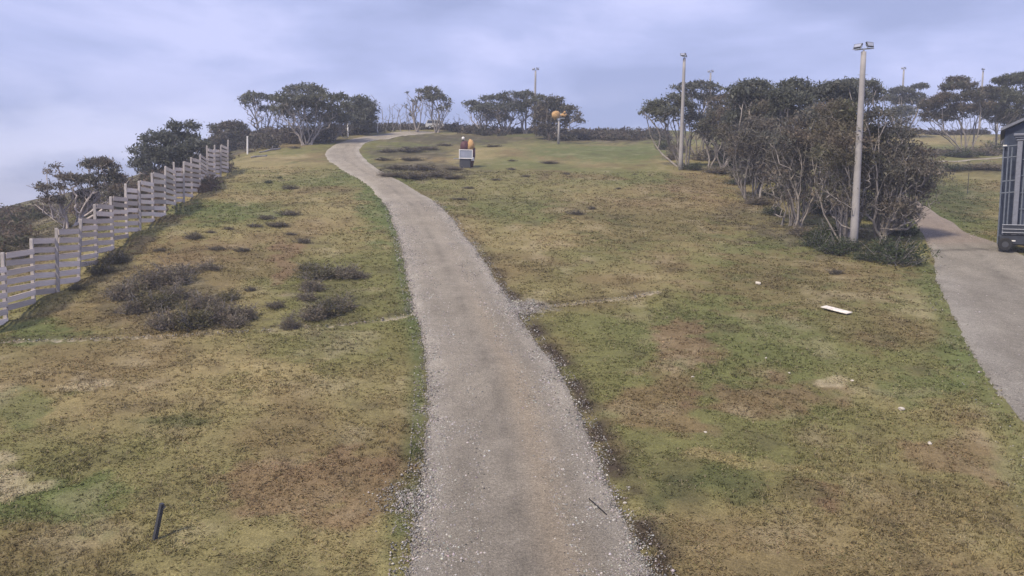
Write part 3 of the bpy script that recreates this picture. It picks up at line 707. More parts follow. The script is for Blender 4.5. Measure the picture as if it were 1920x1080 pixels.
gum('dim inner snow gum of the thicket under the middle dome', (1450, 345), [(1450, 205, 40, 16), (1440, 245, 40, 18), (1480, 270, 40, 18), (1430, 290, 36, 15), (1500, 300, 36, 15)], nst=13, tips=380, leaves=70, lsize=.16, lspread=.42, seed=71, group=G3, tint=DARKL, tint2=BROWNL, base_r=1.6, under=.5, dy=2)
gum('dim inner snow gum of the thicket behind the nearest floodlight pole', (1560, 385), [(1550, 215, 40, 16), (1600, 240, 40, 18), (1545, 280, 40, 18), (1600, 300, 40, 18), (1650, 290, 36, 18), (1570, 330, 36, 15), (1640, 340, 36, 15)], nst=15, tips=460, leaves=60, lsize=.15, lspread=.40, seed=72, group=G3, tint=DARKL, tint2=BROWNL, base_r=1.8, under=.5)
# past the side road
G4 = 'snow gums past the side road'
gum('slim bluish snow gum far past the side road in front of a floodlight pole', (1688, 258), [(1690, 172, 22, 7), (1724, 163, 14, 5), (1665, 186, 16, 8), (1700, 190, 24, 12), (1690, 212, 22, 12), (1725, 182, 10, 6)], nst=8, tips=300, leaves=100, lsize=.2, lspread=.42, seed=50, group=G4, tint=GREYL)
gum('large snow gum with thick dark spreading limbs beside the shed roof', (1815, 288), [(1796, 150, 20, 5), (1780, 162, 16, 6), (1812, 160, 20, 6), (1775, 184, 26, 9), (1745, 198, 24, 11), (1820, 180, 24, 8), (1742, 218, 18, 8), (1850, 170, 20, 7), (1800, 206, 30, 11), (1770, 218, 18, 8), (1845, 200, 24, 11)], nst=17, tips=620, leaves=115, lsize=.15, lspread=.34, seed=51, group=G4, tint=DARKL, tint2=BROWNL, base_r=1.0, rmax=.34, rtip=.014)
gum('dense snow gum rising behind the dark blue shed', (1880, 284), [(1892, 150, 28, 8), (1915, 146, 20, 8), (1878, 178, 32, 12), (1905, 190, 30, 16), (1870, 212, 26, 12), (1900, 222, 30, 14), (1945, 165, 26, 16)], nst=10, tips=480, leaves=130, lsize=.17, lspread=.4, seed=52, group=G4, tint=DARKL, tint2=OLIVEL, base_r=.9, under=.4)

# ------------------------------------------------------------------ heath shrubs
def shrub_mesh(seed, cols, n=420, leaves=7, size=.045, up=.35):
    r = np.random.default_rng(seed)
    d = r.normal(0, 1, (n, 3)); d /= np.linalg.norm(d, axis=1)[:, None]; d[:, 2] = np.abs(d[:, 2])
    lump = .72 + .5 * (np.sin(d[:, 0] * 5 + seed) * np.cos(d[:, 1] * 4.3 + seed * 2) * .5 + .5 * r.random(n))
    T = d * lump[:, None] * (r.random((n, 1)) ** .42) * r.uniform(.75, 1.25, (n, 1)); T[:, 2] += .03
    k = np.clip(r.random(n), 0, 1)[:, None]
    V, K = leaf_tris(T, leaves, .07, size, cols[0] + (cols[1] - cols[0]) * k, r, .9)
    Vs, Fs, o = [], [], 0
    for i in range(150):
        j = r.integers(n); a = r.normal(0, .18, 3); a[2] = -.1; b = T[j] * r.uniform(1.0, 1.22); md = (a + b) / 2 + r.normal(0, .06, 3)
        v, f = tube(np.array([a, md, b]), np.array([.018, .012, .006]), 3); Vs.append(v); Fs.append(f + o); o += len(v)
    return mesh_arrays('foliage', V, np.arange(len(V)).reshape(-1, 3), K), mesh_arrays('stems', np.concatenate(Vs), np.concatenate(Fs))
PURP = np.array([.205, .165, .128])
SH = {'grey': [shrub_mesh(s, (np.array([.130, .122, .080]), PURP)) for s in (201, 202, 203, 210)],
      'green': [shrub_mesh(s, (np.array([.034, .048, .024]), np.array([.072, .092, .040]))) for s in (204, 205)],
      'olive': [shrub_mesh(s, (np.array([.085, .085, .042]), np.array([.135, .115, .060]))) for s in (206, 207)],
      'flat': [shrub_mesh(s, (np.array([.085, .075, .052]), np.array([.125, .105, .072])), n=300) for s in (208, 209)]}
for ls in SH.values():
    for f_, s_ in ls:
        f_.materials.append(M['leaf']); s_.materials.append(M['dead'])
def shrub(px, py, wpx, hpx, kind, label, group, i=0, name='heath_shrub', dep=None):
    B = at(px, py); s = B[1] / F
    t = thing(name, label, 'shrub', B, (px * 1.7 + py) % 6.28, group)
    fm, sm = SH[kind][i % len(SH[kind])]
    w, h_ = wpx * s / 2, hpx * s * 1.0
    t.scale = (w * 1.22, w * 1.22, h_ * .9)
    t.location.z -= .03
    link('foliage', fm, None, t); link('stems', sm, None, t)
    return t
GL = 'heath shrubs between the slat fence and the gravel road'
LG = 'grey brown rounded heath shrub in the thick patch above the drain line'
for i, (x, y, w, h_) in enumerate([(232, 560, 64, 40), (270, 540, 70, 44), (322, 530, 80, 46), (290, 578, 80, 44), (252, 585, 60, 34), (330, 560, 70, 36), (312, 615, 74, 44), (362, 612, 80, 50), (412, 600, 72, 42), (455, 596, 60, 32), (380, 575, 66, 32), (430, 562, 44, 22), (345, 512, 60, 22), (392, 505, 50, 18), (440, 610, 50, 26)]):
    shrub(x, y, w, h_, 'grey' if i % 4 != 3 else 'olive', LG if i % 4 != 3 else LG.replace('grey brown', 'olive tinted'), GL, i)
LR = 'low brown heath shrub in the loose patch beside the reddish bare strip'
for i, (x, y, w, h_) in enumerate([(600, 520, 62, 24), (645, 518, 56, 22), (585, 545, 42, 24), (610, 588, 66, 30), (590, 598, 50, 26), (640, 578, 46, 24), (580, 505, 40, 14), (670, 520, 40, 14), (575, 562, 36, 16)]):
    shrub(x, y, w * 1.2, h_ * 1.25, 'grey' if i % 3 else 'olive', LR if i % 3 else LR.replace('brown', 'olive'), GL, i)
shrub(545, 615, 38, 32, 'grey', 'upright dark heath shrub standing alone just above the drain line', GL, 1)
shrub(515, 576, 44, 15, 'flat', 'long low dark shrub below the reddish bare strip', GL, 0)
shrub(470, 545, 28, 12, 'flat', 'small flat shrub left alone between the two heath patches', GL, 1)
LF = 'flat dark heath cushion scattered over the upper slope beside the fence'
for i, (x, y, w, h_) in enumerate([(362, 447, 38, 16), (430, 430, 22, 7), (520, 423, 56, 9), (500, 410, 40, 10), (545, 402, 50, 10), (570, 455, 34, 12), (405, 468, 40, 9), (455, 470, 40, 9), (480, 425, 34, 8), (545, 440, 26, 7), (395, 436, 20, 6), (545, 354, 34, 10), (300, 470, 30, 8), (470, 285, 30, 5), (555, 278, 26, 5)]):
    shrub(x, y, w, h_, 'flat', LF, GL, i)
LB = 'small black green tuft on the upper slope between fence and road'
shrub(503, 343, 17, 7, 'green', LB, GL, 0); shrub(525, 335, 11, 6, 'green', LB, GL, 1)
shrub(218, 492, 60, 26, 'olive', 'dark olive shrub pressed against the slat fence foot', GL, 0)
shrub(190, 512, 56, 24, 'olive', 'dark olive shrub just below another one at the slat fence foot', GL, 1)
shrub(150, 541, 40, 12, 'olive', 'low olive shrub lowest along the slat fence foot', GL, 0)
GM = 'heath shrubs across the middle of the slope'
LP_ = 'flat dark heath cushion in the patch inside the road bend'
for i, (x, y, w, h_) in enumerate([(735, 330, 60, 10), (775, 334, 70, 14), (815, 330, 60, 12), (850, 334, 50, 9), (790, 318, 80, 12), (745, 316, 50, 8), (850, 318, 40, 8), (730, 285, 40, 7), (770, 284, 60, 9), (800, 280, 50, 8), (720, 300, 40, 6), (770, 300, 50, 7)]):
    shrub(x, y, w, h_, 'flat' if i % 3 else 'grey', LP_ if i % 3 else LP_.replace('flat dark', 'paler grey'), GM, i)
LS_ = 'small flat heath cushion on the open grass right of the gravel road'
for i, (x, y, w, h_) in enumerate([(1080, 402, 34, 11), (1110, 392, 18, 8), (880, 353, 26, 5), (860, 374, 34, 5), (835, 273, 32, 5), (1030, 306, 40, 6), (1062, 327, 16, 5), (985, 331, 20, 5), (960, 318, 20, 5), (930, 338, 22, 5), (1160, 354, 12, 4), (925, 275, 34, 5), (960, 302, 18, 4), (1190, 327, 10, 3)]):
    shrub(x, y, w, h_, 'flat', LS_, GM, i)
shrub(1567, 513, 32, 13, 'flat', 'single dark tussock in open grass below the nearest floodlight pole', GM, 1, name='tussock')
GP = 'shrubs around the foot of the nearest floodlight pole'
shrub(1682, 492, 100, 52, 'green', 'largest dark green shrub between nearest floodlight pole and side road', GP, 0)
shrub(1625, 487, 60, 22, 'green', 'low dark green shrub hiding the foot of the nearest floodlight pole', GP, 1)
shrub(1655, 472, 60, 34, 'green', 'dark green shrub behind the largest one under the gum', GP, 1)
shrub(1692, 440, 54, 26, 'green', 'dark green shrub hanging over the side road edge', GP, 0)
LT = 'grey green shrub under the thicket edge beside the nearest floodlight pole'
for i, (x, y, w, h_) in enumerate([(1530, 462, 60, 32), (1565, 474, 66, 34), (1500, 440, 50, 22), (1545, 445, 60, 32), (1590, 468, 50, 26), (1575, 440, 50, 30)]):
    shrub(x, y, w, h_, 'grey' if i == 2 else 'green', LT if i != 2 else LT.replace('grey green', 'grey brown'), GP, i)
LU = 'dark undergrowth shrub at the foot of the thicket trunks'
for i, (x, y, w, h_) in enumerate([(1300, 318, 50, 14), (1345, 324, 60, 14), (1385, 345, 50, 16), (1420, 382, 60, 20), (1450, 402, 44, 20), (1262, 300, 30, 22), (1245, 280, 30, 22), (1270, 285, 40, 26), (1380, 318, 70, 40), (1430, 340, 80, 50), (1480, 372, 80, 55), (1325, 300, 70, 30), (1540, 400, 80, 50), (1600, 405, 90, 50), (1650, 415, 80, 40)]):
    shrub(x, y, w, h_, 'grey' if i % 2 else 'green', LU.replace('dark', 'grey brown' if i % 2 else 'dark green'), 'undergrowth of the thicket', i)
LV = 'reddish brown shrub behind the low end of the slat fence'
for i, (x, y, w, h_) in enumerate([(14, 470, 56, 36), (50, 480, 50, 24), (-15, 455, 60, 40), (30, 445, 50, 22), (85, 470, 36, 14)]):
    shrub(x, y, w, h_, 'grey', LV, 'shrubs behind the fence', i)
LW = 'low dark shrub across the side road below the big limbed gum'
for i, (x, y, w, h_) in enumerate([(1765, 291, 70, 16), (1800, 294, 70, 16), (1840, 291, 60, 22), (1780, 319, 70, 14), (1830, 317, 70, 15), (1740, 313, 60, 14), (1865, 319, 50, 14), (1725, 335, 50, 16), (1735, 292, 50, 16), (1862, 288, 50, 26)]):
    shrub(x, y, w, h_, 'green' if i % 2 else 'grey', LW.replace('dark', 'dark green' if i % 2 else 'grey brown'), 'shrubs past the side road', i)

# scrub on the crest and the far side of the ridge: one mass nobody could count
def scrub(name, label, spots, size, leaves, cols, seed):
    r = np.random.default_rng(seed); C_, Kc = [], []
    for x, y, w, h_, nn, *tall in spots:
        tall = tall[0] if tall else 1.0
        for _ in range(nn):
            B = at(x + r.uniform(-w, w), y + r.uniform(-h_, h_))
            if dist_to(B[:1], B[1:2], main_c, main_w, main_d)[0][0] < 2.6: continue
            q = r.normal(0, 1, (14, 3)); q /= np.linalg.norm(q, axis=1)[:, None]; q[:, 2] = np.abs(q[:, 2])
            k = r.uniform(.6, 1.3)
            C_.append(B + q * np.array([1.0, 1.0, .85 * tall]) * k * tall ** .4); Kc.append(np.repeat((cols[0] + (cols[1] - cols[0]) * r.random())[None], 14, 0))
    V, K = leaf_tris(np.concatenate(C_), leaves, .28, size, np.concatenate(Kc), r, .8)
    o = link(name, mesh_arrays(name, V, np.arange(len(V)).reshape(-1, 3), K), M['leaf'])
    o['kind'] = 'stuff'; tag(o, label, 'scrub')
scrub('crest_scrub', 'dark band of heath scrub along the crest', [(1140, 257, 110, 7, 190), (960, 251, 90, 4, 60), (780, 243, 80, 1, 90), (460, 272, 50, 8, 110, 1.9), (560, 266, 90, 5, 170, 1.7), (655, 253, 40, 2, 60, 1.5), (430, 266, 40, 8, 90, 2.0), (700, 247, 30, 2, 40, 1.2), (880, 246, 30, 2, 30), (1760, 242, 90, 5, 90), (1650, 245, 60, 6, 40)], .24, 6, (np.array([.072, .074, .056]), np.array([.115, .092, .078])), 77)
scrub('ridge_scrub', 'dark mixed scrub covering the ridge flank behind the slat fence', [(10, 425, 30, 20, 50), (45, 405, 40, 8, 40), (190, 400, 50, 8, 30), (255, 380, 45, 26, 90), (330, 345, 60, 20, 120), (390, 310, 40, 16, 90), (20, 470, 40, 14, 30)], .17, 7, (np.array([.070, .080, .046]), np.array([.150, .104, .080])), 78)

# ------------------------------------------------------------------ slat fence
POSTS = [(-46, 636, 505), (11, 603, 472), (63, 566, 447), (109, 547, 427), (147, 525, 410), (181, 492, 383), (211, 467, 369), (238, 445, 345), (263, 432, 340), (287, 414, 325), (309, 404, 313), (328, 383, 305), (345, 379, 304), (360, 368, 296), (375, 359, 291), (389, 340, 274), (402.6, 335, 273), (414, 332, 273), (427, 323, 263)]
fb = at(*POSTS[1][:2])
fence = thing('slat_fence', 'long stepped fence of pale weathered slats climbing the slope', 'fence', fb)
cube = MB().box((-.5, -.5, -.5), (.5, .5, .5)); cm = bpy.data.meshes.new('slat'); cm.from_pydata(cube.v, [], cube.f); cm.materials.append(M['timber'])
pm = MB().box((-.075, -.075, -.4), (.075, .075, 1.0), .012); pme = bpy.data.meshes.new('post'); pme.from_pydata(pm.v, [], pm.f); pme.materials.append(M['post'])
fr = np.random.default_rng(3); PB = []
for x, y, top in POSTS:
    b = at(x, y); H = (y - top) * b[1] / F
    PB.append((b, H))
for b, H in PB:
    o = link('post', pme, None, fence); o.location = Vector(b - fb); o.scale = (1, 1, H); o.rotation_euler = (fr.normal(0, .018), fr.normal(0, .018), .3)
for (b0, h0), (b1, h1) in zip(PB[:-1], PB[1:]):
    d = (b1 - b0); ln = math.hypot(d[0], d[1]); ang = math.atan2(d[1], d[0])
    zb = max(b1[2] + .06, b0[2] + .35) ; zt = min(b0[2] + h0 - .12, b1[2] + h1 * .80)
    n = 7; pitch = (zt - zb) / (n - 1)
    nrm = np.array([-d[1], d[0]]) / ln; nrm = nrm if nrm[1] > 0 else -nrm
    for k in range(n):
        o = link('slat', cm, None, fence)
        c = (b0 + b1) / 2 - fb
        o.location = (c[0] + nrm[0] * .10, c[1] + nrm[1] * .10, zb + k * pitch - fb[2] + fr.normal(0, .012))
        o.scale = (ln - .02, .035, pitch * .66); o.rotation_euler = (fr.normal(0, .06), fr.normal(0, .011), ang)

# ------------------------------------------------------------------ floodlight poles
def floodlight(t, off, z, yaw, tilt, s=1.0):
    """one lamp head hung over the cross arm"""
    rot = Matrix.Translation(off) @ Matrix.Rotation(yaw, 4, 'Z') @ Matrix.Rotation(tilt, 4, 'X') @ Matrix.Scale(.70, 4)
    def put(mb): mb.v = [tuple(rot @ Vector(p) * 1.0) for p in mb.v]; return mb
    h = MB(); h.prism([(-.34, -.05), (.34, -.05), (.40, .40), (-.40, .40)], -.06, .10)
    h.box((-.34, .10, .05), (.34, .20, .30), .03)
    body = put(h).build('floodlight', M['darkmetal'], t)
    put(MB().prism([(-.30, 0), (.30, 0), (.35, .35), (-.35, .35)], -.075, -.062)).build('lens', M['glass'], body)
    put(MB().box((-.40, -.02, -.18), (-.36, .03, .15)).box((.36, -.02, -.18), (.40, .03, .15)).box((-.40, -.02, -.22), (.40, .03, -.18))).build('bracket', M['steel'], body)
def lightpole(label, base, top, yaw, dy=0.0, rad=(.27, .165), rungs=True):
    B = at(*base)
    if dy: B[1] += dy; B[0] *= B[1] / (B[1] - dy); B[2] = float(height(B[0], B[1]))
    H = P(top[0], top[1], B[1])[2] - B[2]
    t = thing('floodlight_pole', label, 'light pole', B, 0, 'floodlight poles along the slope')
    n = 9; zz = np.linspace(-.4, H, n)
    MB().tube([(0, 0, z) for z in zz], np.linspace(rad[0], rad[1], n), 12).build('pole', M['concrete'], t, True)
    ca, sa = math.cos(yaw), math.sin(yaw)
    arm = MB().tube([(0, 0, H - .02), (0, 0, H + .16)], .06, 8)
    arm.tube([(-.62 * ca, -.62 * sa, H + .10), (.66 * ca, .66 * sa, H + .26)], .05, 6)
    arm.build('cross_arm', M['steel'], t)
    floodlight(t, Vector((-.46 * ca, -.46 * sa, H + .26)), H, yaw - 1.0, -.55)
    floodlight(t, Vector((.44 * ca, .44 * sa, H + .38)), H, yaw + .2, -.3)
    if rungs:
        for z in (H - 1.5, H - 5.2, H - 8.6):
            MB().tube([(-.32, 0, z), (.34, 0, z + .02)], .018, 5).build('step_peg', M['steel'], t)
        MB().box((-.09, -.225, 0.55), (.06, -.208, .95)).build('number_plate', M['white'], t)
    return t
lightpole('nearest tall pale floodlight pole rising from dark green shrubs before the thicket', (1600, 466), (1618, 97), .12)
lightpole('floodlight pole standing free at the open edge of the thicket', (1276, 318), (1284.5, 109), .9, rungs=False)
lightpole('floodlight pole on the crest rising out of the flat topped gums', (1002, 250), (1005, 133), .3, rungs=False)
lightpole('floodlight pole whose head just clears the crown behind the free standing pole', (1328, 258), (1330, 137), .3, rungs=False, dy=8)
lightpole('floodlight pole rising over the slim bluish gum', (1688, 250), (1694, 131), .4, rungs=False)
lightpole('floodlight pole rising over the large spreading gum near the shed', (1836, 246), (1841, 133), 1.3, rungs=False)

# ------------------------------------------------------------------ snow guns
def tower_gun(label, base, top, group='yellow snow guns on posts', s=1.0):
    B = at(*base); H = P(top[0], top[1], B[1])[2] - B[2]
    t = thing('snow_gun', label, 'snow gun', B, 0, group)
    MB().tube([(0, 0, -.3), (0, 0, H * .5), (0, 0, H)], [.20, .18, .15], 10).build('post', M['concrete'], t, True)
    MB().tube([(0, 0, H - .1), (0, 0, H + .25)], .26, 10).tube([(-.5, 0, H + .2), (1.0, 0, H + .3)], .07, 6).build('swivel', M['steel'], t)
    b = MB()
    zz = H + 1.1
    prof = [(-1.25, .66), (-1.05, .92), (-.4, .95), (.25, .80), (.5, .45)]
    b.tube([(x * .4 - .30, x * -.45, zz - .2 + x * .1) for x, r_ in prof], [r_ * .74 for x, r_ in prof], 14).build('barrel', M['orange'], t, True)
    mb_ = MB(); k_ = [(-1.27, .55), (-1.30, .50)]
    mb_.tube([(x * .4 - .30, x * -.45, zz - .2 + x * .1) for x, r_ in k_], [r_ for x, r_ in k_], 14).build('fan_grille', M['darkmetal'], t)
    c = MB()
    c.tube([(.15, .2, zz - .35), (.6, .35, zz - .2), (1.0, .2, zz - .3), (1.3, .1, zz - .1)], [.16, .28, .28, .12], 10)
    c.tube([(.8, .1, zz + .0), (1.05, .0, zz + .35)], [.24, .12], 8).build('motor_cover', M['orange'], t, True)
    MB().tube([(.1, .1, H + .25), (.35, .2, zz)], .08, 6).tube([(-.4, 0, H + .25), (-.5, -.1, zz - .5)], .06, 6).build('yoke', M['steel'], t)
    MB().tube([(.9, .2, zz - .5), (1.2, .1, H - .3), (.6, .05, H - .8), (.2, 0, H - 1.0)], .06, 6).build('hose', M['rubber'], t)
    return t
tower_gun('yellow headed snow gun on a pale post in front of the dense round gum', (1047, 270), (1048, 225))
tower_gun('yellow headed snow gun half hidden in the gum behind the shed', (1868, 262), (1868, 215))

B = at(873, 314)
t = thing('portable_snow_gun', 'portable snow gun with orange cover and grey framed box on the open slope', 'snow gun', B, .12)
s = B[1] / F
base_ = MB().box((-.72, -.55, -.15), (.55, .65, .95), .06); base_.build('base', M['darkmetal'], t)
fr_ = MB()
for lo, hi in (((-.86, -.66, 1.0), (.80, -.60, 1.10)), ((-.86, -.66, 2.02), (.80, -.60, 2.12)), ((-.86, -.66, 1.10), (-.77, -.60, 2.02)), ((.71, -.66, 1.10), (.80, -.60, 2.02))): fr_.box(lo, hi)
bx = MB().box((-.80, -.60, 1.0), (.74, .5, 2.1), .04).build('control_box', M['steel'], t)
fr_.build('frame', M['white'], bx)
MB().box((-.55, -.625, 1.25), (-.1, -.603, 1.85)).build('panel', M['glass'], bx)
MB().tube([(-.1, .2, 2.0), (-.1, .15, 2.8), (-.2, .1, 3.2)], [.62, .58, .3], 12).build('barrel', M['maroon'], t, True)
MB().tube([(-.32, 0, 3.1), (-.34, 0, 3.42)], [.13, .05], 8).build('mast', M['darkmetal'], t)
MB().tube([(-.34, -.1, 3.30), (-.34, -.1, 3.58), (-.34, -.1, 3.68)], [.17, .19, .08], 8).build('lamp', M['white'], t, True)
MB().tube([(.50, .0, 2.2), (.62, -.05, 2.8), (.55, .0, 3.2), (.45, .05, 3.4)], [.46, .46, .30, .10], 10).build('cover', M['orange'], t, True)
MB().tube([(.55, .1, .1), (.75, .1, 1.4), (.78, .1, 2.4)], [.34, .42, .38], 10).build('fan_housing', M['maroon'], t, True)
MB().box((.62, -.5, .80), (1.02, -.2, 1.22), .04).build('valve_box', M['white'], t)
MB().tube([(-.7, -.3, .95), (-1.2, -.3, 1.02), (-1.5, -.3, .98)], .05, 6).build('tow_bar', M['steel'], t)
for sx_ in (-.62, .5):
    MB().box((sx_ - .09, -.95, -.12), (sx_ + .09, .95, .06), .03).build('skid', M['darkmetal'], t)

# ------------------------------------------------------------------ markers and small things
def marker(label, x, y, top, rad=.07, mat='white', cap=True, name='marker_post', group='pale marker posts along the crest'):
    B = at(x, y); H = (y - top) * B[1] / F
    t = thing(name, label, 'post', B, 0, group)
    MB().tube([(0, 0, -.3), (.01, 0, H * .5), (.02, .01, H)], [rad, rad * .95, rad * .85], 8).build('shaft', M[mat], t)
    if cap: MB().tube([(.02, .01, H), (.02, .01, H + .07)], [rad * 1.25, rad * .9], 8).build('cap', M['white'], t)
    return t
marker('pale marker post just past the upper end of the slat fence', 464, 289, 257, .12, 'white')
m2 = marker('pale marker post with small sign beside the upper road bend', 652, 256, 226, .14, 'white')
MB().box((.1, -.15, 2.75), (.75, -.11, 3.15), .01).build('sign_plate', M['white'], m2)
marker('thin tall pale marker stake beside the bare trunks', 708, 249, 222, .09, 'white')
marker('thin dark stake in the grass across the side road', 1814, 362, 325, .035, 'darkmetal', False, 'stake', None)
pb = at(290, 1012)
pt = P(304, 944, pb[1])
t = thing('steel_stake', 'black steel stake sticking up from the grass at the slope foot', 'stake', pb)
v = pt - pb
MB().tube([tuple(-.3 * v), tuple(v)], .062, 4).build('shaft', M['darkmetal'], t)
MB().tube([tuple(v * .86 + np.array([.06, -.02, 0])), tuple(v * .9 + np.array([.10, -.02, .02]))], .02, 5).build('lug', M['darkmetal'], t)

def rock(px, py, size, label, seed, mat='rock', group='pale rocks lying in the grass', flat=.6):
    r = np.random.default_rng(seed); B = at(px, py)
    me = bpy.data.meshes.new('rock')
    import bmesh
    bm = bmesh.new(); bmesh.ops.create_icosphere(bm, subdivisions=2, radius=1)
    pl = [(r.normal(0, 1, 3), r.uniform(.55, .9)) for _ in range(9)]
    for v in bm.verts:
        p = np.array(v.co)
        for nrm, k in pl:
            nrm = nrm / np.linalg.norm(nrm); dd = p @ nrm
            if dd > k: p = p - nrm * (dd - k)
        v.co = Vector(p * np.array([size * r.uniform(.98, 1.02), size * .8, size * flat]))
    bm.to_mesh(me); bm.free()
    o = link('rock', me, M[mat]); o.location = B + np.array([0, 0, size * flat * .35]); o.rotation_euler = (0, 0, r.uniform(0, 6))
    return tag(o, label, 'rock', group)
rock(1421, 533, .22, 'round white rock alone in open grass below the thicket', 1)
rock(1171, 945, .085, 'small white rock at the right edge of the gravel road foot', 2)
LK = 'small pale stone lying loose in the grass below the thicket'
for i, (x, y, sz) in enumerate([(1690, 768, .12), (1743, 832, .10), (1436, 672, .07), (1322, 811, .07), (1298, 708, .09), (1598, 714, .07), (1556, 472, .10), (1480, 700, .06)]):
    rock(x, y, sz, LK, 10 + i)
# white board
B = at(1568, 585)
bd = MB().box((-.78, -.20, .0), (.78, .20, .045), .012)
o = bd.build('white_board', M['board']); o.location = B + np.array([0, 0, .09]); o.rotation_euler = (R(8), R(6), R(-62))
tag(o, 'weathered white board lying flat in the grass below the thicket', 'board')
# black hose on the road foot
hp = [at(1104, 938), at(1114, 947), at(1125, 957), at(1137, 968)]
o = MB().tube([p + np.array([0, 0, .05]) for p in hp], .016, 6).build('hose', M['rubber']); tag(o, 'thin black hose lying on the right side of the gravel road foot', 'hose')
# fallen timber by the crest gums
def log(p0, p1, r0, label, seed, stub=True):
    a, b = at(*p0), at(*p1); r = np.random.default_rng(seed)
    a[2] += r0 * .7; b[2] += r0 * .9
    q = [a + (b - a) * f + np.array([0, 0, r.normal(0, .05)]) for f in np.linspace(0, 1, 6)]
    q = [p - a for p in q]
    mb = MB().tube(q, np.linspace(r0, r0 * .55, 6), 7)
    if stub: mb.tube([q[2], q[2] + np.array([.2, -.1, .5])], [r0 * .5, r0 * .25], 5)
    o = mb.build('fallen_log', M['dead'], None, True); o.location = a
    return tag(o, label, 'log', 'fallen logs near the crest gums')
log((505, 262), (478, 266), .16, 'pale fallen log lying left of the domed gum', 1)
log((548, 264), (524, 270), .18, 'pale fallen log touching the foot of the domed gum', 2)
log((560, 258), (548, 270), .2, 'short leaning broken trunk at the foot of the domed gum', 3)
log((525, 280), (486, 287), .16, 'long fallen log on the bare edge past the marker post', 4)
log((500, 293), (470, 297), .15, 'fallen log nearest the pale marker post by the fence end', 5, False)

# ------------------------------------------------------------------ vehicle beyond the crest
def offroader(B, rz, label):
    t = thing('parked_vehicle', label, 'vehicle', B, rz)
    body = [(-2.2, .45), (2.1, .45), (2.2, .75), (2.1, 1.05), (1.15, 1.12), (.65, 1.78), (-1.9, 1.82), (-2.2, 1.1)]
    MB().prism(body, -.85, .85).build('body', M['palecar'], t)
    for yy in (-.862, .85):
        MB().prism([(.95, 1.15), (.58, 1.68), (-.35, 1.70), (-.35, 1.15)], yy, yy + .012).build('window', M['pane'], t)
        MB().prism([(-.45, 1.15), (-.45, 1.70), (-1.75, 1.72), (-1.95, 1.15)], yy, yy + .012).build('window', M['pane'], t)
    MB().box((-1.7, -.7, 1.86), (.5, .7, 1.92), .02).build('roof_rack', M['steel'], t)
    for xx in (-1.35, 1.35):
        for yy in (-.78, .78):
            w = MB().tube([(xx, yy - .11, .36), (xx, yy + .11, .36)], .36, 14).build('wheel', M['rubber'], t)
            MB().tube([(xx, yy - .125, .36), (xx, yy + .125, .36)], .2, 10).build('rim', M['steel'], w)
vb = at(818, 247); vb[1] += 7; vb[0] *= vb[1] / (vb[1] - 7); vb[2] = float(height(vb[0], vb[1]))
offroader(vb, .15, 'pale vehicle roof showing just over the crest at the road end')

# ------------------------------------------------------------------ shed and utility vehicle at the side road
B = at(1872, 455)
rz = -math.atan2(B[0], B[1])
t = thing('shed', 'dark blue shed with pipe rails and pale porch column by the side road', 'shed', B, rz)
s = B[1] / F / math.cos(abs(rz)) * 1.0       # metres per photo pixel square to the sight line
def hz(y): return P(1890, y, B[1])[2] - B[2]
def X(x): return (x - 1872) * B[1] / F * math.cos(rz) * 0.98
W0, W1, D1 = X(1870), 9.0, 7.0
zr0, zr1 = hz(243), hz(243) + 2.2
MB().prism([(W0, -.4), (W1, -.4), (W1, zr0 + .9), (4.5 + W0, zr1), (W0, zr0)], .6, D1).build('wall', M['navy'], t)
rf = MB()
rf.prism([(W0 - .25, zr0 - .05), (4.5 + W0, zr1 + .05), (4.5 + W0, zr1 + .25), (W0 - .25, zr0 + .15)], .2, D1 + .4)
rf.prism([(4.5 + W0, zr1 + .05), (W1 + .3, zr0 + .8), (W1 + .3, zr0 + 1.0), (4.5 + W0, zr1 + .25)], .2, D1 + .4)
rf.build('roof', M['roof'], t)
k = 0
for i in range(16):                       # vertical cladding battens
    xx = W0 + .25 + i * .5
    MB().box((xx, .56, 0), (xx + .05, .598, zr0 - .1 + min(i * .12, .9))).build('batten', M['navy'], t)
for xx, zt, yy in ((X(1870), hz(278), -.35), (X(1879), hz(276), -.35), (X(1886), hz(277), -.30)):
    MB().tube([(xx, yy, -.3), (xx, yy, zt)], .045, 8).build('frame_pipe', M['pipe'], t)
for y_ in (276, 297, 341, 363):
    MB().tube([(X(1868), -.35, hz(y_)), (X(1896), -.33, hz(y_) + .08)], .04, 8).build('rail', M['pipe'], t)
    MB().tube([(X(1870), -.35, hz(y_)), (X(1870), .6, hz(y_))], .035, 6).build('rail_stay', M['pipe'], t)
MB().box((X(1868), .3, hz(273)), (X(1876), .6, hz(271))).build('bracket_shelf', M['white'], t)
MB().box((X(1895), -.55, -.2), (X(1905), -.25, hz(266)), .03).build('porch_column', M['greytrim'], t)
for j, (ya, yb, ex) in enumerate(((266, 262, 0), (261.5, 258, .08), (257.5, 253, .18))):
    MB().box((X(1893) - ex, -.6 - ex, hz(ya)), (W1 - .5, -.2, hz(yb)), .02).build('porch_lintel', M['greytrim'], t)
dr = MB().box((X(1906), -.05, 0), (X(1990), .05, hz(272))).build('porch_screen', M['navy'], t)
for xx in (1911, 1918, 1927, 1936, 1945):
    MB().box((X(xx) - .04, -.10, 0), (X(xx) + .04, -.052, hz(272))).build('mullion', M['pipe'], dr)
for y_ in (300, 330, 362, 392):
    MB().box((X(1906), -.13, hz(y_) - .03), (X(1990), -.102, hz(y_) + .03)).build('transom', M['pipe'], dr)
MB().box((X(1906), -.30, hz(269)), (X(1990), .3, hz(267))).build('soffit', M['navy'], t)

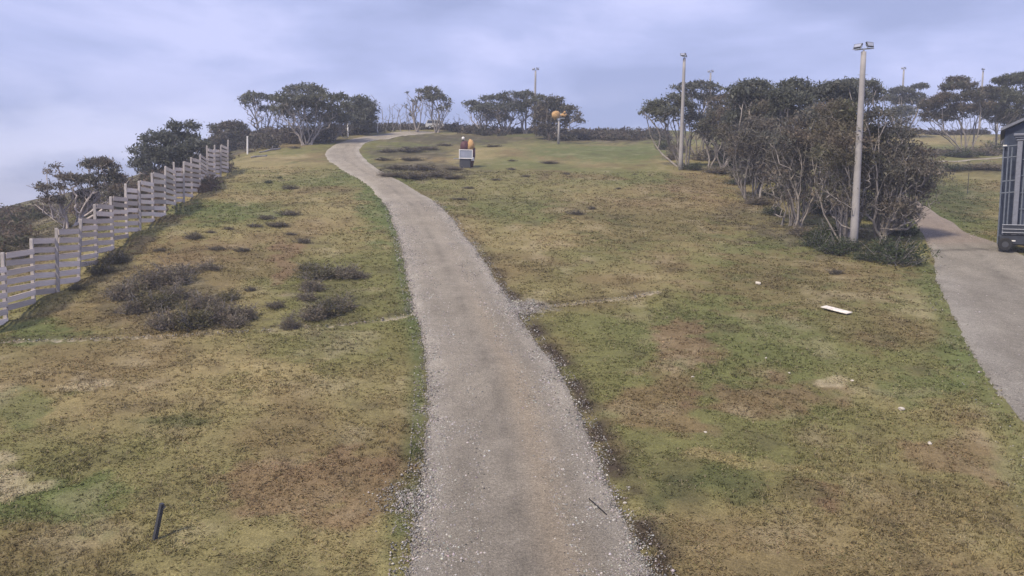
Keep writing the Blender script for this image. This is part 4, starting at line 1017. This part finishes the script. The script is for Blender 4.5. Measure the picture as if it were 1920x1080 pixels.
VB = at(1890, 470)
t = thing('utility_vehicle', 'dark utility vehicle parked before the shed with pale edged tray', 'vehicle', VB, rz)
q = VB[1] / F * math.cos(rz)
def U(x): return (x - 1892) * q
def Z(y): return P(1892, y, VB[1])[2] - VB[2]
MB().box((U(1872), -.7, .38), (U(1874) + 3.6, .9, 1.05), .08).build('body', M['carpaint'], t)
MB().box((U(1879), -.75, 1.08), (U(1879) + 1.8, .85, 1.16), .02).build('tray_floor', M['darkmetal'], t)
tr = MB().box((U(1879), -.78, 1.17), (U(1879) + 1.8, -.72, 1.72), .02).build('tray_side', M['carpaint'], t)
for z0 in (1.20, 1.42, 1.70):
    MB().tube([(U(1878), -.82, z0), (U(1878) + 1.85, -.82, z0 - .02)], .028, 6).build('tray_rail', M['steel'], tr)
MB().box((U(1878), -.80, 1.10), (U(1878) + .06, .85, 1.75), .01).build('tail_gate', M['greytrim'], t)
MB().box((U(1879) + 1.85, -.7, 1.05), (U(1879) + 3.0, .8, 2.0), .1).build('cab', M['carpaint'], t)
for xx in (U(1872) + .42, U(1872) + 2.9):
    for yy in (-.78, .85):
        w = MB().tube([(xx, yy - .14, .42), (xx, yy - .1, .42), (xx, yy + .1, .42), (xx, yy + .14, .42)], [.36, .44, .44, .36], 16).build('wheel', M['rubber'], t)
        MB().tube([(xx, yy - .15, .42), (xx, yy + .15, .42)], .2, 10).build('rim', M['darkmetal'], w)
MB().box((U(1893), -.76, .62), (U(1893) + .34, -.71, .70), .01).build('reflector', M['white'], t)

# ------------------------------------------------------------------ haze
hb = MB().box((-3600, -80, -31), (3600, 1800, 60))
hz_o = hb.build('haze', None)
hm = bpy.data.materials.new('haze'); hm.use_nodes = True
ht = hm.node_tree; ht.nodes.clear()
pv = ht.nodes.new('ShaderNodeVolumePrincipled'); pv.inputs['Color'].default_value = (0.80, 0.85, 1.0, 1); pv.inputs['Density'].default_value = 0.0008; pv.inputs['Anisotropy'].default_value = 0.0
oo = ht.nodes.new('ShaderNodeOutputMaterial'); ht.links.new(pv.outputs[0], oo.inputs['Volume'])
hz_o.data.materials.append(hm)
hz_o['kind'] = 'stuff'; tag(hz_o, 'thin bluish haze over the slope and crest', 'haze')
